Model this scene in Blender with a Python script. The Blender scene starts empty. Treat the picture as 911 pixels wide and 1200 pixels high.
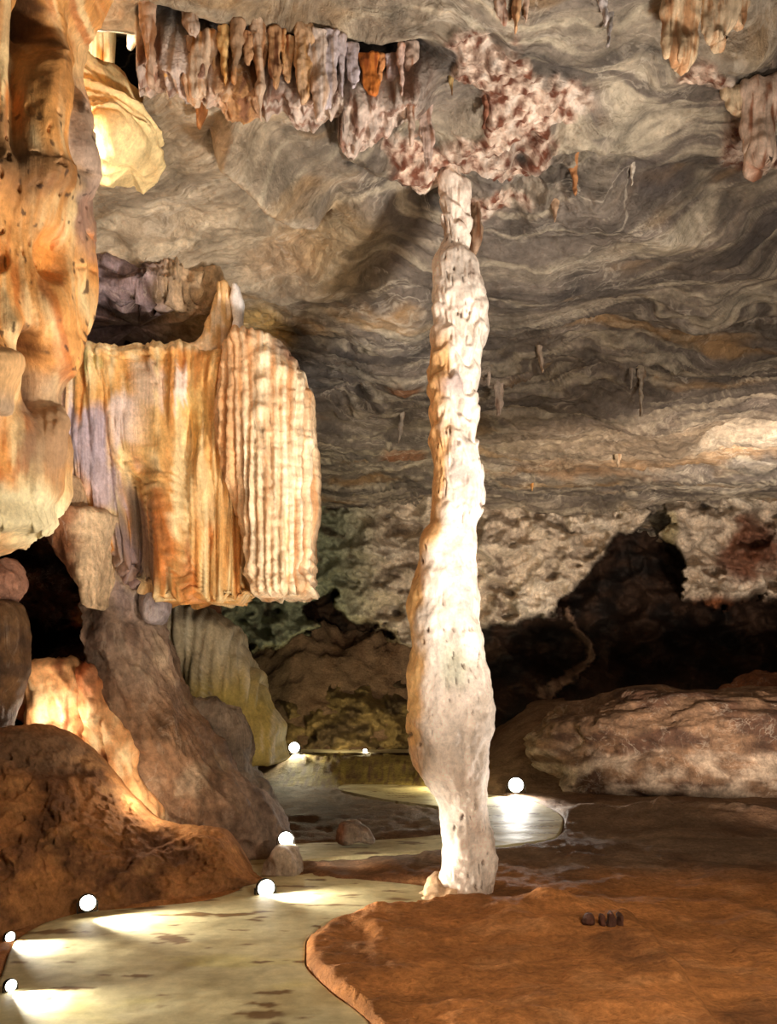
import bpy, math
import numpy as np
F = 1000.0; CX = 455.5; HY = 800.0; CH = 2.6       # focal length in px, centre column, horizon row, camera height
rng = np.random.RandomState(7)
# ------------------------------------------------------------------ noise
_p = rng.permutation(256); _p = np.concatenate([_p, _p, _p])
_g = rng.normal(size=(256, 3)); _g /= np.linalg.norm(_g, axis=1)[:, None]
def perlin(x, y, z=0.0):
    x, y, z = np.broadcast_arrays(np.asarray(x, float), np.asarray(y, float), np.asarray(z, float))
    xi, yi, zi = np.floor(x).astype(int), np.floor(y).astype(int), np.floor(z).astype(int)
    xf, yf, zf = x - xi, y - yi, z - zi
    xi &= 255; yi &= 255; zi &= 255
    u, v, w = [t*t*t*(t*(t*6-15)+10) for t in (xf, yf, zf)]
    def gr(dx, dy, dz):
        g = _g[_p[_p[_p[(xi+dx) & 255] + ((yi+dy) & 255)] + ((zi+dz) & 255)]]
        return g[..., 0]*(xf-dx) + g[..., 1]*(yf-dy) + g[..., 2]*(zf-dz)
    L = lambda a, b, t: a + (b-a)*t
    return 1.5*L(L(L(gr(0,0,0), gr(1,0,0), u), L(gr(0,1,0), gr(1,1,0), u), v),
                 L(L(gr(0,0,1), gr(1,0,1), u), L(gr(0,1,1), gr(1,1,1), u), v), w)
def fbm(x, y, z=0.0, o=4, r=.5):
    s = 0; a = 1.0; k = 1.0
    for i in range(o):
        s = s + a*perlin(x*k+17.3*i, y*k+9.1*i, np.asarray(z)*k+3.7*i); a *= r; k *= 2.03
    return s
def ridged(x, y, z=0.0, o=4, r=.5):
    s = 0; a = 1.0; k = 1.0
    for i in range(o):
        s = s + a*(1-2*np.abs(perlin(x*k+7.3*i, y*k+5.1*i, np.asarray(z)*k+1.7*i))); a *= r; k *= 2.1
    return s
def ss(a, b, x):
    t = np.clip((x-a)/(b-a), 0, 1); return t*t*(3-2*t)
def lin(c):
    c = np.asarray(c, float)/255.0
    return np.where(c <= .04045, c/12.92, ((c+.055)/1.055)**2.4)
def mixc(a, b, m):
    return a + (b-a)*np.clip(m, 0, 1)[..., None]
def gauss(px, py, cx, cy, rx, ry, ang=0.0):
    c, s = math.cos(math.radians(ang)), math.sin(math.radians(ang))
    dx, dy = px-cx, py-cy
    return np.exp(-(((dx*c+dy*s)/rx)**2 + ((-dx*s+dy*c)/ry)**2))
def at(px, py, D):                      # a point of the place seen at a pixel of the photograph, D metres away
    return np.stack(np.broadcast_arrays((np.asarray(px)-CX)/F*D, D, CH+(HY-np.asarray(py))/F*D), -1).astype(float)
def ground(px, py):
    return at(px, py, CH*F/(py-HY))
def dish(px, py, cx, cy, rx, ry): return np.exp(-(((px-cx)/rx)**2+((py-cy)/ry)**2)**3)
def seg_dist(px, py, pts):              # distance to a polyline, side sign and parameter along it
    best = np.full(px.shape, 1e9); sg = np.zeros(px.shape); tt = np.zeros(px.shape); n = len(pts)-1
    for i in range(n):
        ax, ay = pts[i]; bx, by = pts[i+1]; dx, dy = bx-ax, by-ay
        t = np.clip(((px-ax)*dx+(py-ay)*dy)/(dx*dx+dy*dy), 0, 1)
        d = np.hypot(px-ax-t*dx, py-ay-t*dy); c = (dx*(py-ay)-dy*(px-ax))
        m = d < best; best = np.where(m, d, best); sg = np.where(m, np.sign(c), sg); tt = np.where(m, (i+t)/n, tt)
    return best, sg, tt
# ------------------------------------------------------------------ materials
def rock_mat(name, flow=(6, 6, 6), fc=.45, blotch=2.2, bc=.3, rough=.75, bump=.4, bdist=.03, spec=.25, fine=14, vein=0.0, vcol=(225, 210, 190), flow_bump=1.0, fa_=.3):
    m = bpy.data.materials.new(name); m.use_nodes = True; nt = m.node_tree; N = nt.nodes; L = nt.links
    b = N['Principled BSDF']; b.inputs['Roughness'].default_value = rough
    b.inputs['Specular IOR Level'].default_value = spec
    col = N.new('ShaderNodeVertexColor'); col.layer_name = 'Col'
    fa = N.new('ShaderNodeAttribute'); fa.attribute_name = 'Flow'
    mp = N.new('ShaderNodeMapping'); mp.inputs['Scale'].default_value = flow; L.new(fa.outputs['Vector'], mp.inputs['Vector'])
    tc = N.new('ShaderNodeNewGeometry')
    def noise(vec, sc, det, ro, dist=0.0):
        n = N.new('ShaderNodeTexNoise'); n.inputs['Scale'].default_value = sc; n.inputs['Detail'].default_value = det
        n.inputs['Roughness'].default_value = ro; n.inputs['Distortion'].default_value = dist
        L.new(vec, n.inputs['Vector']); return n.outputs['Fac']
    def rng_(v, a, b_, c, d):
        r = N.new('ShaderNodeMapRange'); r.inputs[1].default_value = a; r.inputs[2].default_value = b_; r.inputs[3].default_value = c; r.inputs[4].default_value = d
        L.new(v, r.inputs[0]); return r.outputs[0]
    def mth(op, a, b_):
        n = N.new('ShaderNodeMath'); n.operation = op
        for i, v in enumerate((a, b_)):
            if isinstance(v, (int, float)): n.inputs[i].default_value = v
            else: L.new(v, n.inputs[i])
        return n.outputs[0]
    n1 = noise(mp.outputs['Vector'], 1.0, 9, .68, .6)
    n2 = noise(tc.outputs['Position'], blotch, 7, .65, .5)
    n3 = noise(tc.outputs['Position'], fine, 6, .7)
    f = mth('MULTIPLY', rng_(n1, .3, .7, 1-fc, 1+fc), rng_(n2, .32, .68, 1-bc, 1+bc))
    f = mth('MULTIPLY', f, rng_(n3, .3, .7, 1-fa_, 1+fa_*1.15))
    vm = N.new('ShaderNodeVectorMath'); vm.operation = 'SCALE'; L.new(col.outputs['Color'], vm.inputs[0]); L.new(f, vm.inputs['Scale'])
    out = vm.outputs[0]
    h = mth('ADD', mth('MULTIPLY', n1, flow_bump), mth('ADD', mth('MULTIPLY', n2, .8), mth('MULTIPLY', n3, .35)))
    if vein > 0:
        nv = noise(mp.outputs['Vector'], .45, 5, .6, 1.4)
        v = mth('ABSOLUTE', mth('SUBTRACT', nv, .5), 0)
        vmask = rng_(v, .0, .022, vein, 0.0)
        vmask = mth('MULTIPLY', vmask, rng_(n2, .42, .6, 0, 1))
        mx = N.new('ShaderNodeMix'); mx.data_type = 'RGBA'
        L.new(vmask, mx.inputs[0]); L.new(out, mx.inputs[6]); mx.inputs[7].default_value = (*lin(vcol), 1)
        out = mx.outputs[2]
    L.new(out, b.inputs['Base Color'])
    bp = N.new('ShaderNodeBump'); bp.inputs['Strength'].default_value = bump; bp.inputs['Distance'].default_value = bdist
    L.new(h, bp.inputs['Height']); L.new(bp.outputs['Normal'], b.inputs['Normal'])
    return m
def plain_mat(name, c, rough=.5, metal=0.0, emit=0.0):
    m = bpy.data.materials.new(name); m.use_nodes = True; b = m.node_tree.nodes['Principled BSDF']
    b.inputs['Base Color'].default_value = (*lin(c), 1); b.inputs['Roughness'].default_value = rough; b.inputs['Metallic'].default_value = metal
    if emit: b.inputs['Emission Color'].default_value = (*lin(c), 1); b.inputs['Emission Strength'].default_value = emit
    else:
        n = m.node_tree.nodes.new('ShaderNodeTexNoise'); n.inputs['Scale'].default_value = 40
        r = m.node_tree.nodes.new('ShaderNodeMapRange'); r.inputs[3].default_value = rough*.8; r.inputs[4].default_value = min(1, rough*1.3)
        m.node_tree.links.new(n.outputs['Fac'], r.inputs[0]); m.node_tree.links.new(r.outputs[0], b.inputs['Roughness'])
    return m
M_CEIL = rock_mat('ceiling_rock', flow=(1, 1, 1), fc=.34, blotch=.9, bc=.36, rough=.6, bump=1.0, bdist=.12, fine=8, vein=.45)
M_FLOW = rock_mat('flowstone', flow=(1, 1, 1), fc=.36, blotch=2.0, bc=.16, rough=.6, bump=.8, bdist=.03, fine=22, spec=.3, fa_=.2)
M_ROCK = rock_mat('weathered_rock', flow=(1, 1, 1), fc=.4, blotch=1.6, bc=.35, rough=.7, bump=1.0, bdist=.08, fine=12, vein=.25, fa_=.35)
M_CRUST = rock_mat('crystal_crust', flow=(1, 1, 1), fc=.25, blotch=3.0, bc=.28, rough=.65, bump=1.0, bdist=.12, fine=14, fa_=.28)
M_EARTH = rock_mat('cave_earth', flow=(1, 1, 1), fc=.34, blotch=1.3, bc=.25, rough=.85, bump=1.0, bdist=.08, fine=17, spec=.12, fa_=.35)
M_PATH = rock_mat('concrete_path', flow=(1, 1, 1), fc=.16, blotch=1.2, bc=.16, rough=.6, bump=.4, bdist=.015, fine=9, spec=.2, fa_=.15)
M_METAL = plain_mat('dark_lamp_metal', (40, 38, 36), .5, .6)
M_LENS = plain_mat('lamp_glow', (255, 250, 235), .3, 0, 14)
# ------------------------------------------------------------------ meshes
C = bpy.context.scene.collection
def link(name, V, quads, mat, col=None, flow=None, parent=None, tris=None, smooth=True):
    me = bpy.data.meshes.new(name)
    V = np.ascontiguousarray(V, np.float32).reshape(-1, 3); q = np.asarray(quads, np.int32).reshape(-1, 4)
    t = np.zeros((0, 3), np.int32) if tris is None else np.asarray(tris, np.int32).reshape(-1, 3)
    nl = len(q)*4+len(t)*3
    me.vertices.add(len(V)); me.vertices.foreach_set('co', V.ravel())
    me.loops.add(nl); me.loops.foreach_set('vertex_index', np.concatenate([q.ravel(), t.ravel()]).astype(np.int32))
    me.polygons.add(len(q)+len(t))
    st = np.concatenate([np.arange(len(q))*4, len(q)*4+np.arange(len(t))*3]).astype(np.int32)
    me.polygons.foreach_set('loop_start', st)
    me.update(calc_edges=True); me.validate()
    if smooth: me.polygons.foreach_set('use_smooth', np.ones(len(me.polygons), bool))
    if col is not None:
        a = me.color_attributes.new('Col', 'FLOAT_COLOR', 'POINT')
        c = np.ones((len(V), 4), np.float32); c[:, :3] = np.broadcast_to(col, V.shape) if np.ndim(col) == 1 else np.asarray(col).reshape(-1, 3)
        a.data.foreach_set('color', c.ravel())
    fl = V if flow is None else np.asarray(flow, np.float32).reshape(-1, 3)
    a = me.attributes.new('Flow', 'FLOAT_VECTOR', 'POINT'); a.data.foreach_set('vector', np.ascontiguousarray(fl, np.float32).ravel())
    me.materials.append(mat)
    o = bpy.data.objects.new(name, me); C.objects.link(o)
    if parent is not None: o.parent = parent
    return o
def gridq(nv, nu, wrap=False):
    i = np.arange(nv-1)[:, None]; j = np.arange(nu if wrap else nu-1)[None]
    a = i*nu+j; b = i*nu+(j+1) % nu
    return np.stack([a, b, b+nu, a+nu], -1).reshape(-1, 4)
def normals(P, wrap=False):
    du = (np.roll(P, -1, 1)-np.roll(P, 1, 1)) if wrap else np.gradient(P, axis=1)
    dv = np.gradient(P, axis=0); n = np.cross(du, dv)
    return n/np.maximum(np.linalg.norm(n, axis=-1, keepdims=True), 1e-9)
def grid_obj(name, P, mat, col, flow=None, parent=None):
    return link(name, P, gridq(*P.shape[:2]), mat, col, flow, parent)
def tag(o, label=None, cat=None, group=None, kind=None):
    for k, v in (('label', label), ('category', cat), ('group', group), ('kind', kind)):
        if v: o[k] = v
    return o
def empty(name, loc, label, cat, group=None):
    o = bpy.data.objects.new(name, None); o.location = loc; C.objects.link(o); o.empty_display_size = .2
    bpy.context.view_layer.update()
    return tag(o, label, cat, group)
def own(o, root):                      # child keeps its world place
    o.parent = root; o.matrix_parent_inverse = root.matrix_world.inverted(); return o
def recentre(o):                       # put the origin at the base of the thing
    n = len(o.data.vertices); v = np.empty(n*3, np.float32); o.data.vertices.foreach_get('co', v); v = v.reshape(-1, 3)
    c = (v.min(0)+v.max(0))/2; c[2] = v[:, 2].min(); v -= c; o.data.vertices.foreach_set('co', v.ravel()); o.data.update(); o.location = c.tolist(); return o
def smooth_interp(x, xs, ys):
    xs = np.asarray(xs, float); ys = np.asarray(ys, float); m = np.gradient(ys, xs)
    # limit slopes (monotone cubic)
    d = np.diff(ys)/np.diff(xs)
    for i in range(1, len(xs)-1):
        m[i] = 0 if d[i-1]*d[i] <= 0 else 2*d[i-1]*d[i]/(d[i-1]+d[i])
    m[0] = d[0]; m[-1] = d[-1]
    i = np.clip(np.searchsorted(xs, x)-1, 0, len(xs)-2); h = xs[i+1]-xs[i]; t = np.clip((x-xs[i])/h, 0, 1)
    return (2*t**3-3*t**2+1)*ys[i] + (t**3-2*t**2+t)*h*m[i] + (-2*t**3+3*t**2)*ys[i+1] + (t**3-t**2)*h*m[i+1]
def loft(name, rows, mat, color, disp=None, T=None, D=None, e=2.4, step=2.0, front=.72, rt=8, rb=8, rag=0.0, fl=(3.5, .5), parent=None, seed=0.0, comp=0.0):
    """rows: (py, left, right[, D[, T]]) outline rows at distance D with thickness T; closed solid, horizontal sections."""
    R = [(r[0], r[1], r[2], r[3] if len(r) > 3 else D, r[4] if len(r) > 4 else T) for r in rows]
    ys = [r[0] for r in R]; y0, y1 = ys[0], ys[-1]
    nv = max(6, int((y1-y0)/step)+1); wmax = max(r[2]-r[1] for r in R)
    y = np.linspace(y0, y1, nv)
    g = [smooth_interp(y, ys, [r[k] for r in R]) for k in (1, 2, 3, 4)]
    sc = np.sqrt(np.clip(1-np.clip(1-(y-y0)/max(rt, 1e-3), 0, 1)**2, 0.0, 1))*np.sqrt(np.clip(1-np.clip(1-(y1-y)/max(rb, 1e-3), 0, 1)**2, 0.0, 1))
    sc = np.maximum(sc, .04)
    c = (g[0]+g[1])/2; w = (g[1]-g[0])/2*sc; Tk = g[3]/2*sc
    nf = max(10, int(wmax*1.35/step)); nb = max(6, int(nf*(1-front)/front))
    th = np.concatenate([np.linspace(-math.pi, 0, nf, endpoint=False), np.linspace(0, math.pi, nb, endpoint=False)])  # front half first
    ct, st = np.cos(th), np.sin(th); p = 2.0/e
    # even spacing in x over the front half
    cxs = np.sign(ct)*np.abs(ct)**p; sxs = np.sign(st)*np.abs(st)**p
    px = c[:, None]+w[:, None]*cxs; Dd = g[2][:, None]+Tk[:, None]*sxs
    Dc = g[2][:, None]
    py = np.repeat(y[:, None], len(th), 1)
    if rag:
        k = ss(.55, 1, (y-y0)/(y1-y0))[:, None]
        py = py + rag*k*fbm(px*.07+seed, py*0+seed, o=3)
    De = Dc+comp*(Dd-Dc); P = np.stack([(px-CX)/F*De, Dd, CH+(HY-py)/F*De], -1)
    n = normals(P, True)
    cen = P.mean(1, keepdims=True); s = np.sign(((P-cen)*n).sum((1, 2))).sum(); n = n*(1 if s >= 0 else -1)
    u = np.cumsum(np.linalg.norm(np.diff(P[nv//2], axis=0, prepend=P[nv//2][:1]), axis=1))[None]+np.zeros_like(px)
    if disp is not None:
        P = P + n*disp(px, py, P, u)[..., None]*np.minimum(1, sc*1.2)[:, None, None]
    cl = color(px, py, P, n) if callable(color) else color; cl = np.broadcast_to(cl, P.shape) if np.ndim(cl) == 1 else cl
    flow = np.stack([P[..., 0]*fl[0]*1.0, P[..., 1]*fl[0], P[..., 2]*fl[1]+.3*fbm(P[..., 0], P[..., 2])], -1)
    nu = len(th); V = P.reshape(-1, 3); cc = cl.reshape(-1, 3); ff = flow.reshape(-1, 3)
    V = np.vstack([V, P[0].mean(0), P[-1].mean(0)]); cc = np.vstack([cc, cc[0], cc[-1]]); ff = np.vstack([ff, ff[0], ff[-1]])
    a = nv*nu; j = np.arange(nu); k = (j+1) % nu; tr = np.concatenate([np.stack([j, np.full(nu, a), k], 1), np.stack([(nv-1)*nu+j, (nv-1)*nu+k, np.full(nu, a+1)], 1)])
    o = link(name, V, gridq(nv, nu, True), mat, cc, ff, parent, tr)
    return o
def blob(name, c, r, mat, color, amp=.18, freq=1.0, seed=0, n=64, rotz=0.0, flat=0.0, p=2.2):
    c = np.asarray(c, float); v = np.linspace(.02, math.pi-.02, n); th = np.linspace(0, 2*math.pi, 2*n, endpoint=False)
    V, Th = np.meshgrid(v, th, indexing='ij')
    f = lambda a: np.sign(a)*np.abs(a)**(2/p)
    X = np.stack([f(np.sin(V))*f(np.cos(Th)), f(np.sin(V))*f(np.sin(Th)), f(np.cos(V))], -1)
    d = 1+amp*fbm(X[..., 0]*freq*1.6+seed, X[..., 1]*freq*1.6, X[..., 2]*freq*1.6+seed, 5, .55)
    P = X*d[..., None]*np.asarray(r)
    cr, sr = math.cos(rotz), math.sin(rotz)
    P = np.stack([P[..., 0]*cr-P[..., 1]*sr, P[..., 0]*sr+P[..., 1]*cr, np.maximum(P[..., 2], -r[2]*(1-flat))], -1)+c
    cl = color(P) if callable(color) else color
    cl = np.broadcast_to(cl, P.shape)
    nv, nu = P.shape[:2]; VV = np.vstack([P.reshape(-1, 3), P[0].mean(0), P[-1].mean(0)]); cc = np.vstack([cl.reshape(-1, 3), cl[0, 0], cl[-1, 0]])
    a = nv*nu; j = np.arange(nu); k = (j+1) % nu; tr = np.concatenate([np.stack([j, np.full(nu, a), k], 1), np.stack([(nv-1)*nu+j, (nv-1)*nu+k, np.full(nu, a+1)], 1)])
    return link(name, VV, gridq(nv, nu, True), mat, cc, VV*3, None, tr)
# ================================================================== CEILING
u = np.arange(-170, 1080, 1.8); v = np.arange(-170, 640, 1.6); PX, PY = np.meshgrid(u, v)
Hc = smooth_interp(PY, [-170, 0, 190, 400, 500, 640], [7.1, 6.9, 6.4, 5.65, 5.42, 5.3])
D0 = Hc*F/(HY-PY); X = (PX-CX)/F*D0; Y = D0
left = ss(470, 250, PX)*ss(430, 330, PY)
wx = X+.9*fbm(X*.3, Y*.3, o=3); wy = Y+1.3*fbm(X*.2+5, Y*.28, o=4)
A_ = .12+.55*left
t = (wy+A_*wx)/1.55 + .12*fbm(X*.8, Y*.8, 3, o=4)
fr = t-np.floor(t); saw = np.where(fr < .84, fr/.84, (1-fr)/.16)
lam = np.clip(.45+.9*fbm(X*.25+9, Y*.3, 2, o=3), 0, 1.4)
far = ss(240, 420, PY)
h = .42*fbm(X*.22+3, Y*.3, 1, o=3) + (.2+.26*far)*(1-.6*left)*lam*(saw-.5)
t2 = t*3.1+.3*fbm(X*1.1, Y*1.1, 8, o=3); f2 = t2-np.floor(t2); saw2 = np.where(f2 < .8, f2/.8, (1-f2)/.2)
h += (.06+.05*far)*(1-.5*left)*(saw2-.5)*np.clip(.5+fbm(X*.5, Y*.5, 12, o=2), 0, 1)
t3 = t*8.3+.4*fbm(X*2, Y*2, 18, o=3); f3 = t3-np.floor(t3)
h += (.03+.03*far)*(1-.4*left)*np.where(f3 < .75, f3/.75, (1-f3)/.25)
h += .07*ridged(wx*.8, wy*1.5, 4, o=4)*(.6+.4*far) + .035*fbm(X*2.2, Y*3.3, 5, o=4)
# the sausage-shaped roll and the gully under it
d, sg, tt = seg_dist(PX, PY, [(246, 138), (275, 165), (300, 190), (318, 218), (340, 238), (392, 250)])
up = sg < 0
h += ss(0, .1, tt)*ss(1, .9, tt)*np.where(up, .75*np.exp(-((d-15)/19)**2), -1.0*np.exp(-(d/14)**2)+.1*np.exp(-(d/6)**2)) 
d, sg, tt = seg_dist(PX, PY, [(400, 100), (392, 130), (400, 165), (440, 190), (480, 205)])
h += np.where(sg > 0, -.28*np.exp(-(d/16)**2), .28*np.exp(-((d-14)/18)**2))
for (cx, cy, rx, ry, an, a) in [(130, 285, 30, 16, 40, -.25), (190, 330, 45, 20, -15, .3), (150, 200, 40, 14, 10, .2), (370, 330, 60, 25, -35, .35), (420, 270, 30, 45, 20, .3),
        (640, 330, 90, 22, -8, .3), (760, 250, 80, 22, 12, .35), (700, 155, 40, 25, 0, .3), (570, 130, 30, 25, 0, .25), (560, 30, 25, 18, 20, -.35), (615, 160, 16, 20, 40, -.35), (640, 200, 26, 15, 0, -.3),
        (600, 235, 22, 30, 30, -.3), (700, 180, 50, 10, 15, -.25), (870, 60, 60, 30, 0, .3), (410, 460, 40, 12, -20, -.4), (470, 440, 25, 12, 0, .25), (740, 480, 60, 12, 10, .35), (810, 420, 100, 10, 5, .2), (880, 330, 60, 18, 0, -.2)]:
    h += a*gauss(PX, PY, cx, cy, rx, ry, an)
fa = gauss(PX, PY, 640, 195, 75, 60)+.5*gauss(PX, PY, 560, 45, 60, 40)
h += fa*(.22*ridged(X*1.7, Y*2.4, 7, o=3, r=.6)+.25*np.abs(perlin(X*1.3, Y*1.6, 41)))
crk = fbm(PX*.02, PY*.02, 7, o=3)*25
crust = np.clip(1.3*gauss(PX+crk, PY+crk, 560, 130, 95, 75)+gauss(PX+crk, PY, 610, 110, 50, 30)+gauss(PX+crk, PY+crk, 560, 30, 60, 35)+.9*gauss(PX+crk, PY, 890, 170, 40, 45)+.9*gauss(PX+crk, PY, 850, 90, 60, 30)+.8*gauss(PX+crk, PY+crk, 580, 215, 35, 45)+.8*gauss(PX+crk, PY+crk, 500, 130, 40, 60), 0, 1)
crust *= ss(-.25, .2, fbm(X*1.1, Y*1.6, 33, o=4))
ch = ridged(X*2.2, Y*3, 6, o=4)
h += crust*(.10*ch+.14*np.abs(perlin(X*4, Y*5, 2))+.09*np.abs(perlin(X*9, Y*11, 2))+.05*np.abs(perlin(X*17, Y*21, 2)))
# hanging crusted lip with the dark crack in front of it
yc = np.interp(PX, [100, 160, 190, 290, 400, 460, 520], [-8, -3, 5, 33, 45, 46, 34]) + 5*fbm(PX*.03, PX*0, 5, o=3)
lipm = ss(160, 174, PX)*ss(520, 470, PX)
dy = PY-yc
low = 60+30*fbm(PX*.02, PX*0+2, 9, o=2)
h += lipm*(-.38*np.exp(-(dy/9)**2) + .42*ss(4, 22, dy)*ss(low+30, low-10, dy))
band = lipm*ss(2, 14, dy)*ss(low+18, low-12, dy)
h += band*(.16*ridged(X*3.2, Y*1.3, 3, o=4)+.10*np.abs(perlin(X*9, Y*5, 2))+.07*np.abs(perlin(X*19, Y*10, 2)))
h -= lipm*ss(-6, -25, dy)*.05
nearslab = ss(2, -14, dy)*ss(90, 160, PX)*ss(600, 500, PX)
P = np.stack([X, Y, CH+Hc], -1)
dirv = np.array([0, -.45, -.9]); P = P+h[..., None]*dirv
# the black gap beside the top of the left formation
hol = ss(70, 84, PX)*ss(262, 245, PX)*ss(352, 362, PY)*ss(450, 432, PY)
gap = ss(126, 131, PX+3*fbm(PY*.1, PY*0, 1))*ss(168, 163, PX+3*fbm(PY*.1, PY*0, 4))*ss(34, 42, PY)*ss(158, 146, PY+.3*(165-PX))
deep = np.clip(gap+ss(60, 75, PX)*ss(168, 160, PX)*ss(30, 38, PY)*ss(188, 176, PY), 0, 1)
cam = np.array([0, 0, CH]); P = cam+(P-cam)*(1+.55*deep[..., None]+.3*hol[..., None])
ceil_P = P
stone = lin((118, 106, 96))
col = mixc(np.broadcast_to(stone, P.shape), lin((182, 163, 138)), np.clip(left*1.0+.5*nearslab, 0, 1))
bedn = fbm(t*2.2, wx*.12, 3, o=4)
col = mixc(col, lin((84, 76, 70)), ss(.0, .55, bedn)*.5*(1-.6*left))
col = mixc(col, lin((176, 160, 138)), ss(.05, .5, -bedn)*.45)
streak = ridged(t*3+.3*fbm(X, Y, 4), wx*.22, 9, o=4, r=.6)
col = mixc(col, lin((214, 198, 172)), ss(1.3, 1.8, streak)*.5)
col = mixc(col, lin((66, 60, 58)), ss(.25, .7, fbm(wx*.5+20, wy*1.3, 2, o=5))*.8*(1-.75*left))
col = mixc(col, lin((172, 128, 70)), ss(.25, .75, fbm(wx*.35+7, wy*1.2, 21, o=4))*.5)
for (cx, cy, rx, ry, an, c, a) in [(780, 535, 170, 7, -3, (156, 116, 74), .7), (660, 550, 110, 4, 0, (150, 116, 84), .7), (470, 520, 30, 10, 0, (150, 90, 50), .6), (470, 440, 22, 10, 0, (140, 86, 48), .8),
        (240, 345, 25, 20, 0, (190, 140, 70), .7), (305, 385, 40, 25, 0, (222, 180, 110), .8), (190, 345, 40, 14, 0, (222, 205, 175), .9), (120, 320, 50, 14, 10, (180, 160, 110), .5),
        (350, 60, 70, 16, 0, (70, 62, 62), .5), (765, 205, 60, 22, 15, (78, 70, 68), .7), (590, 200, 40, 30, 0, (80, 74, 74), .6), (640, 195, 70, 16, 10, (62, 54, 50), .8), (540, 50, 30, 20, 0, (74, 68, 66), .9),
        (760, 510, 260, 30, -3, (172, 150, 124), .55), (380, 440, 60, 40, 0, (62, 60, 60), .5), (500, 400, 80, 20, 0, (70, 66, 64), .4), (330, 300, 60, 30, -30, (170, 128, 84), .35), (400, 290, 60, 60, 0, (160, 130, 80), .4)]:
    k = gauss(PX+crk*.6, PY+crk*.25, cx, cy, rx, ry, an)
    col = mixc(col, lin(c), a*ss(.15, .8, k))
cn = fbm(X*7, Y*9, 8, o=4)+.35*fbm(X*1.5, Y*2, 18, o=2)
ccol = mixc(mixc(np.broadcast_to(lin((206, 178, 158)), P.shape), lin((112, 66, 48)), ss(-.2, .45, cn)), lin((226, 206, 190)), ss(.1, .6, -cn))
col = mixc(col, ccol, ss(.15, .5, crust))
bcol = mixc(mixc(np.broadcast_to(lin((206, 184, 170)), P.shape), lin((190, 140, 92)), ss(.0, .5, fbm(X*1.6, X*0, 4, o=3))*ss(360, 300, PX)), lin((130, 84, 62)), ss(.05, .4, cn)*.8)
col = mixc(col, bcol, band)
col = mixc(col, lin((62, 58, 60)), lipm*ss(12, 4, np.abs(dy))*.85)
col = mixc(col, lin((40, 38, 38)), gap)  # unlit opening darkened in the colour as well as pushed back
col = mixc(col, lin((70, 44, 34)), hol)  # shade under the ledge painted into the rock as dark brown
tag(grid_obj('ceiling', P, M_CEIL, col, np.stack([t*4.2+.25*fbm(X*2.2, Y*2.2, 61, o=3), wx*1.1, h*1.5], -1)), kind='structure')
def ceil_at(px, py):
    i = int(round((py+170)/1.6)); j = int(round((px+170)/1.8))
    return ceil_P[min(max(i, 0), ceil_P.shape[0]-1), min(max(j, 0), ceil_P.shape[1]-1)]
# ================================================================== BACK WALL
u = np.arange(170, 1080, 1.8); v = np.arange(545, 905, 1.8); PX, PY = np.meshgrid(u, v)
n1 = fbm(PX*.022, PY*.03, 3, o=5); n2 = fbm(PX*.06+4, PY*.08, 5, o=4)
lowb = np.interp(PX, [170, 210, 262, 300, 345, 372, 386, 404, 412, 480, 500, 560, 600, 668, 682, 668, 700, 724, 742, 748, 766, 772, 795, 806, 880, 911, 1080],
    [728, 735, 748, 757, 758, 735, 695, 700, 738, 742, 760, 735, 732, 722, 700, 668, 652, 630, 610, 588, 590, 622, 652, 712, 708, 700, 705])
lowb = np.interp(PX+26*fbm(PX*.01, PY*.022, 55, o=4), [170, 210, 262, 300, 345, 366, 380, 396, 410, 470, 500, 560, 600, 664, 674, 686, 704, 726, 738, 744, 764, 772, 795, 806, 880, 911, 1080],
    [728, 735, 748, 757, 758, 738, 690, 690, 735, 742, 760, 735, 732, 722, 690, 668, 650, 628, 606, 592, 590, 622, 652, 712, 708, 700, 705])
dist = lowb+13*n1+7*n2-PY
face = ss(-3, 5, dist)
D = 25.6+.5*fbm(PX*.006, PY*.01, 2, o=2)-.75*n1-.28*ridged(PX*.03, PY*.045, 7, o=4)-.2*np.abs(n2)
cav = 31.5-1.3*fbm(PX*.012, PY*.016, 9, o=4)-1.2*ridged(PX*.01, PY*.013, 1, o=3)-4.2*ss(760, 850, PY)
slopeL = 26.5+4.5*ss(880, 745, PY)-1.1*fbm(PX*.014, PY*.02, 4, o=5)-.5*ridged(PX*.03, PY*.04, 14, o=3)     # olive slope behind the lit bank
lm = ss(560, 500, PX)
cav = cav*(1-lm)+slopeL*lm
D = D*face+cav*(1-face)
D += -1.0*gauss(PX, PY, 590, 640, 50, 20)+face*2.2*ss(.2, .6, fbm(PX*.018+9, PY*.028, 6, o=4))*.5
P = at(PX, PY, D)
wh = ss(470, 380, PX)
col = mixc(np.broadcast_to(lin((205, 186, 164)), P.shape), lin((142, 144, 118)), wh)
col = mixc(col, lin((84, 64, 46)), ss(.2, .5, fbm(PX*.03, PY*.05, 12, o=5))*.7)
col = mixc(col, lin((235, 220, 200)), ss(.1, .5, -fbm(PX*.012, PY*.02, 15, o=4))*.6*(1-wh))
col = mixc(col, lin((112, 60, 34)), ss(.25, .7, gauss(PX+20*n1, PY+14*n1, 878, 645, 48, 42))*.9)
col = mixc(col, lin((120, 70, 40)), ss(695, 708, PY+5*n1)*ss(790, 810, PX))
col = mixc(col, lin((150, 135, 60)), ss(.3, .8, gauss(PX, PY+10*n2, 785, 620, 14, 26))*.5)
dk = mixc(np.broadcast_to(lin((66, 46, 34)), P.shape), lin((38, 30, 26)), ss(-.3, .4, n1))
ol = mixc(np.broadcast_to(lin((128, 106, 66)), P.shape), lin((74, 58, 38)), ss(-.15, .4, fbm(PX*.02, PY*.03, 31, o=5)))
dk = mixc(dk, ol, lm*ss(735, 775, PY+12*n1))
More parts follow.
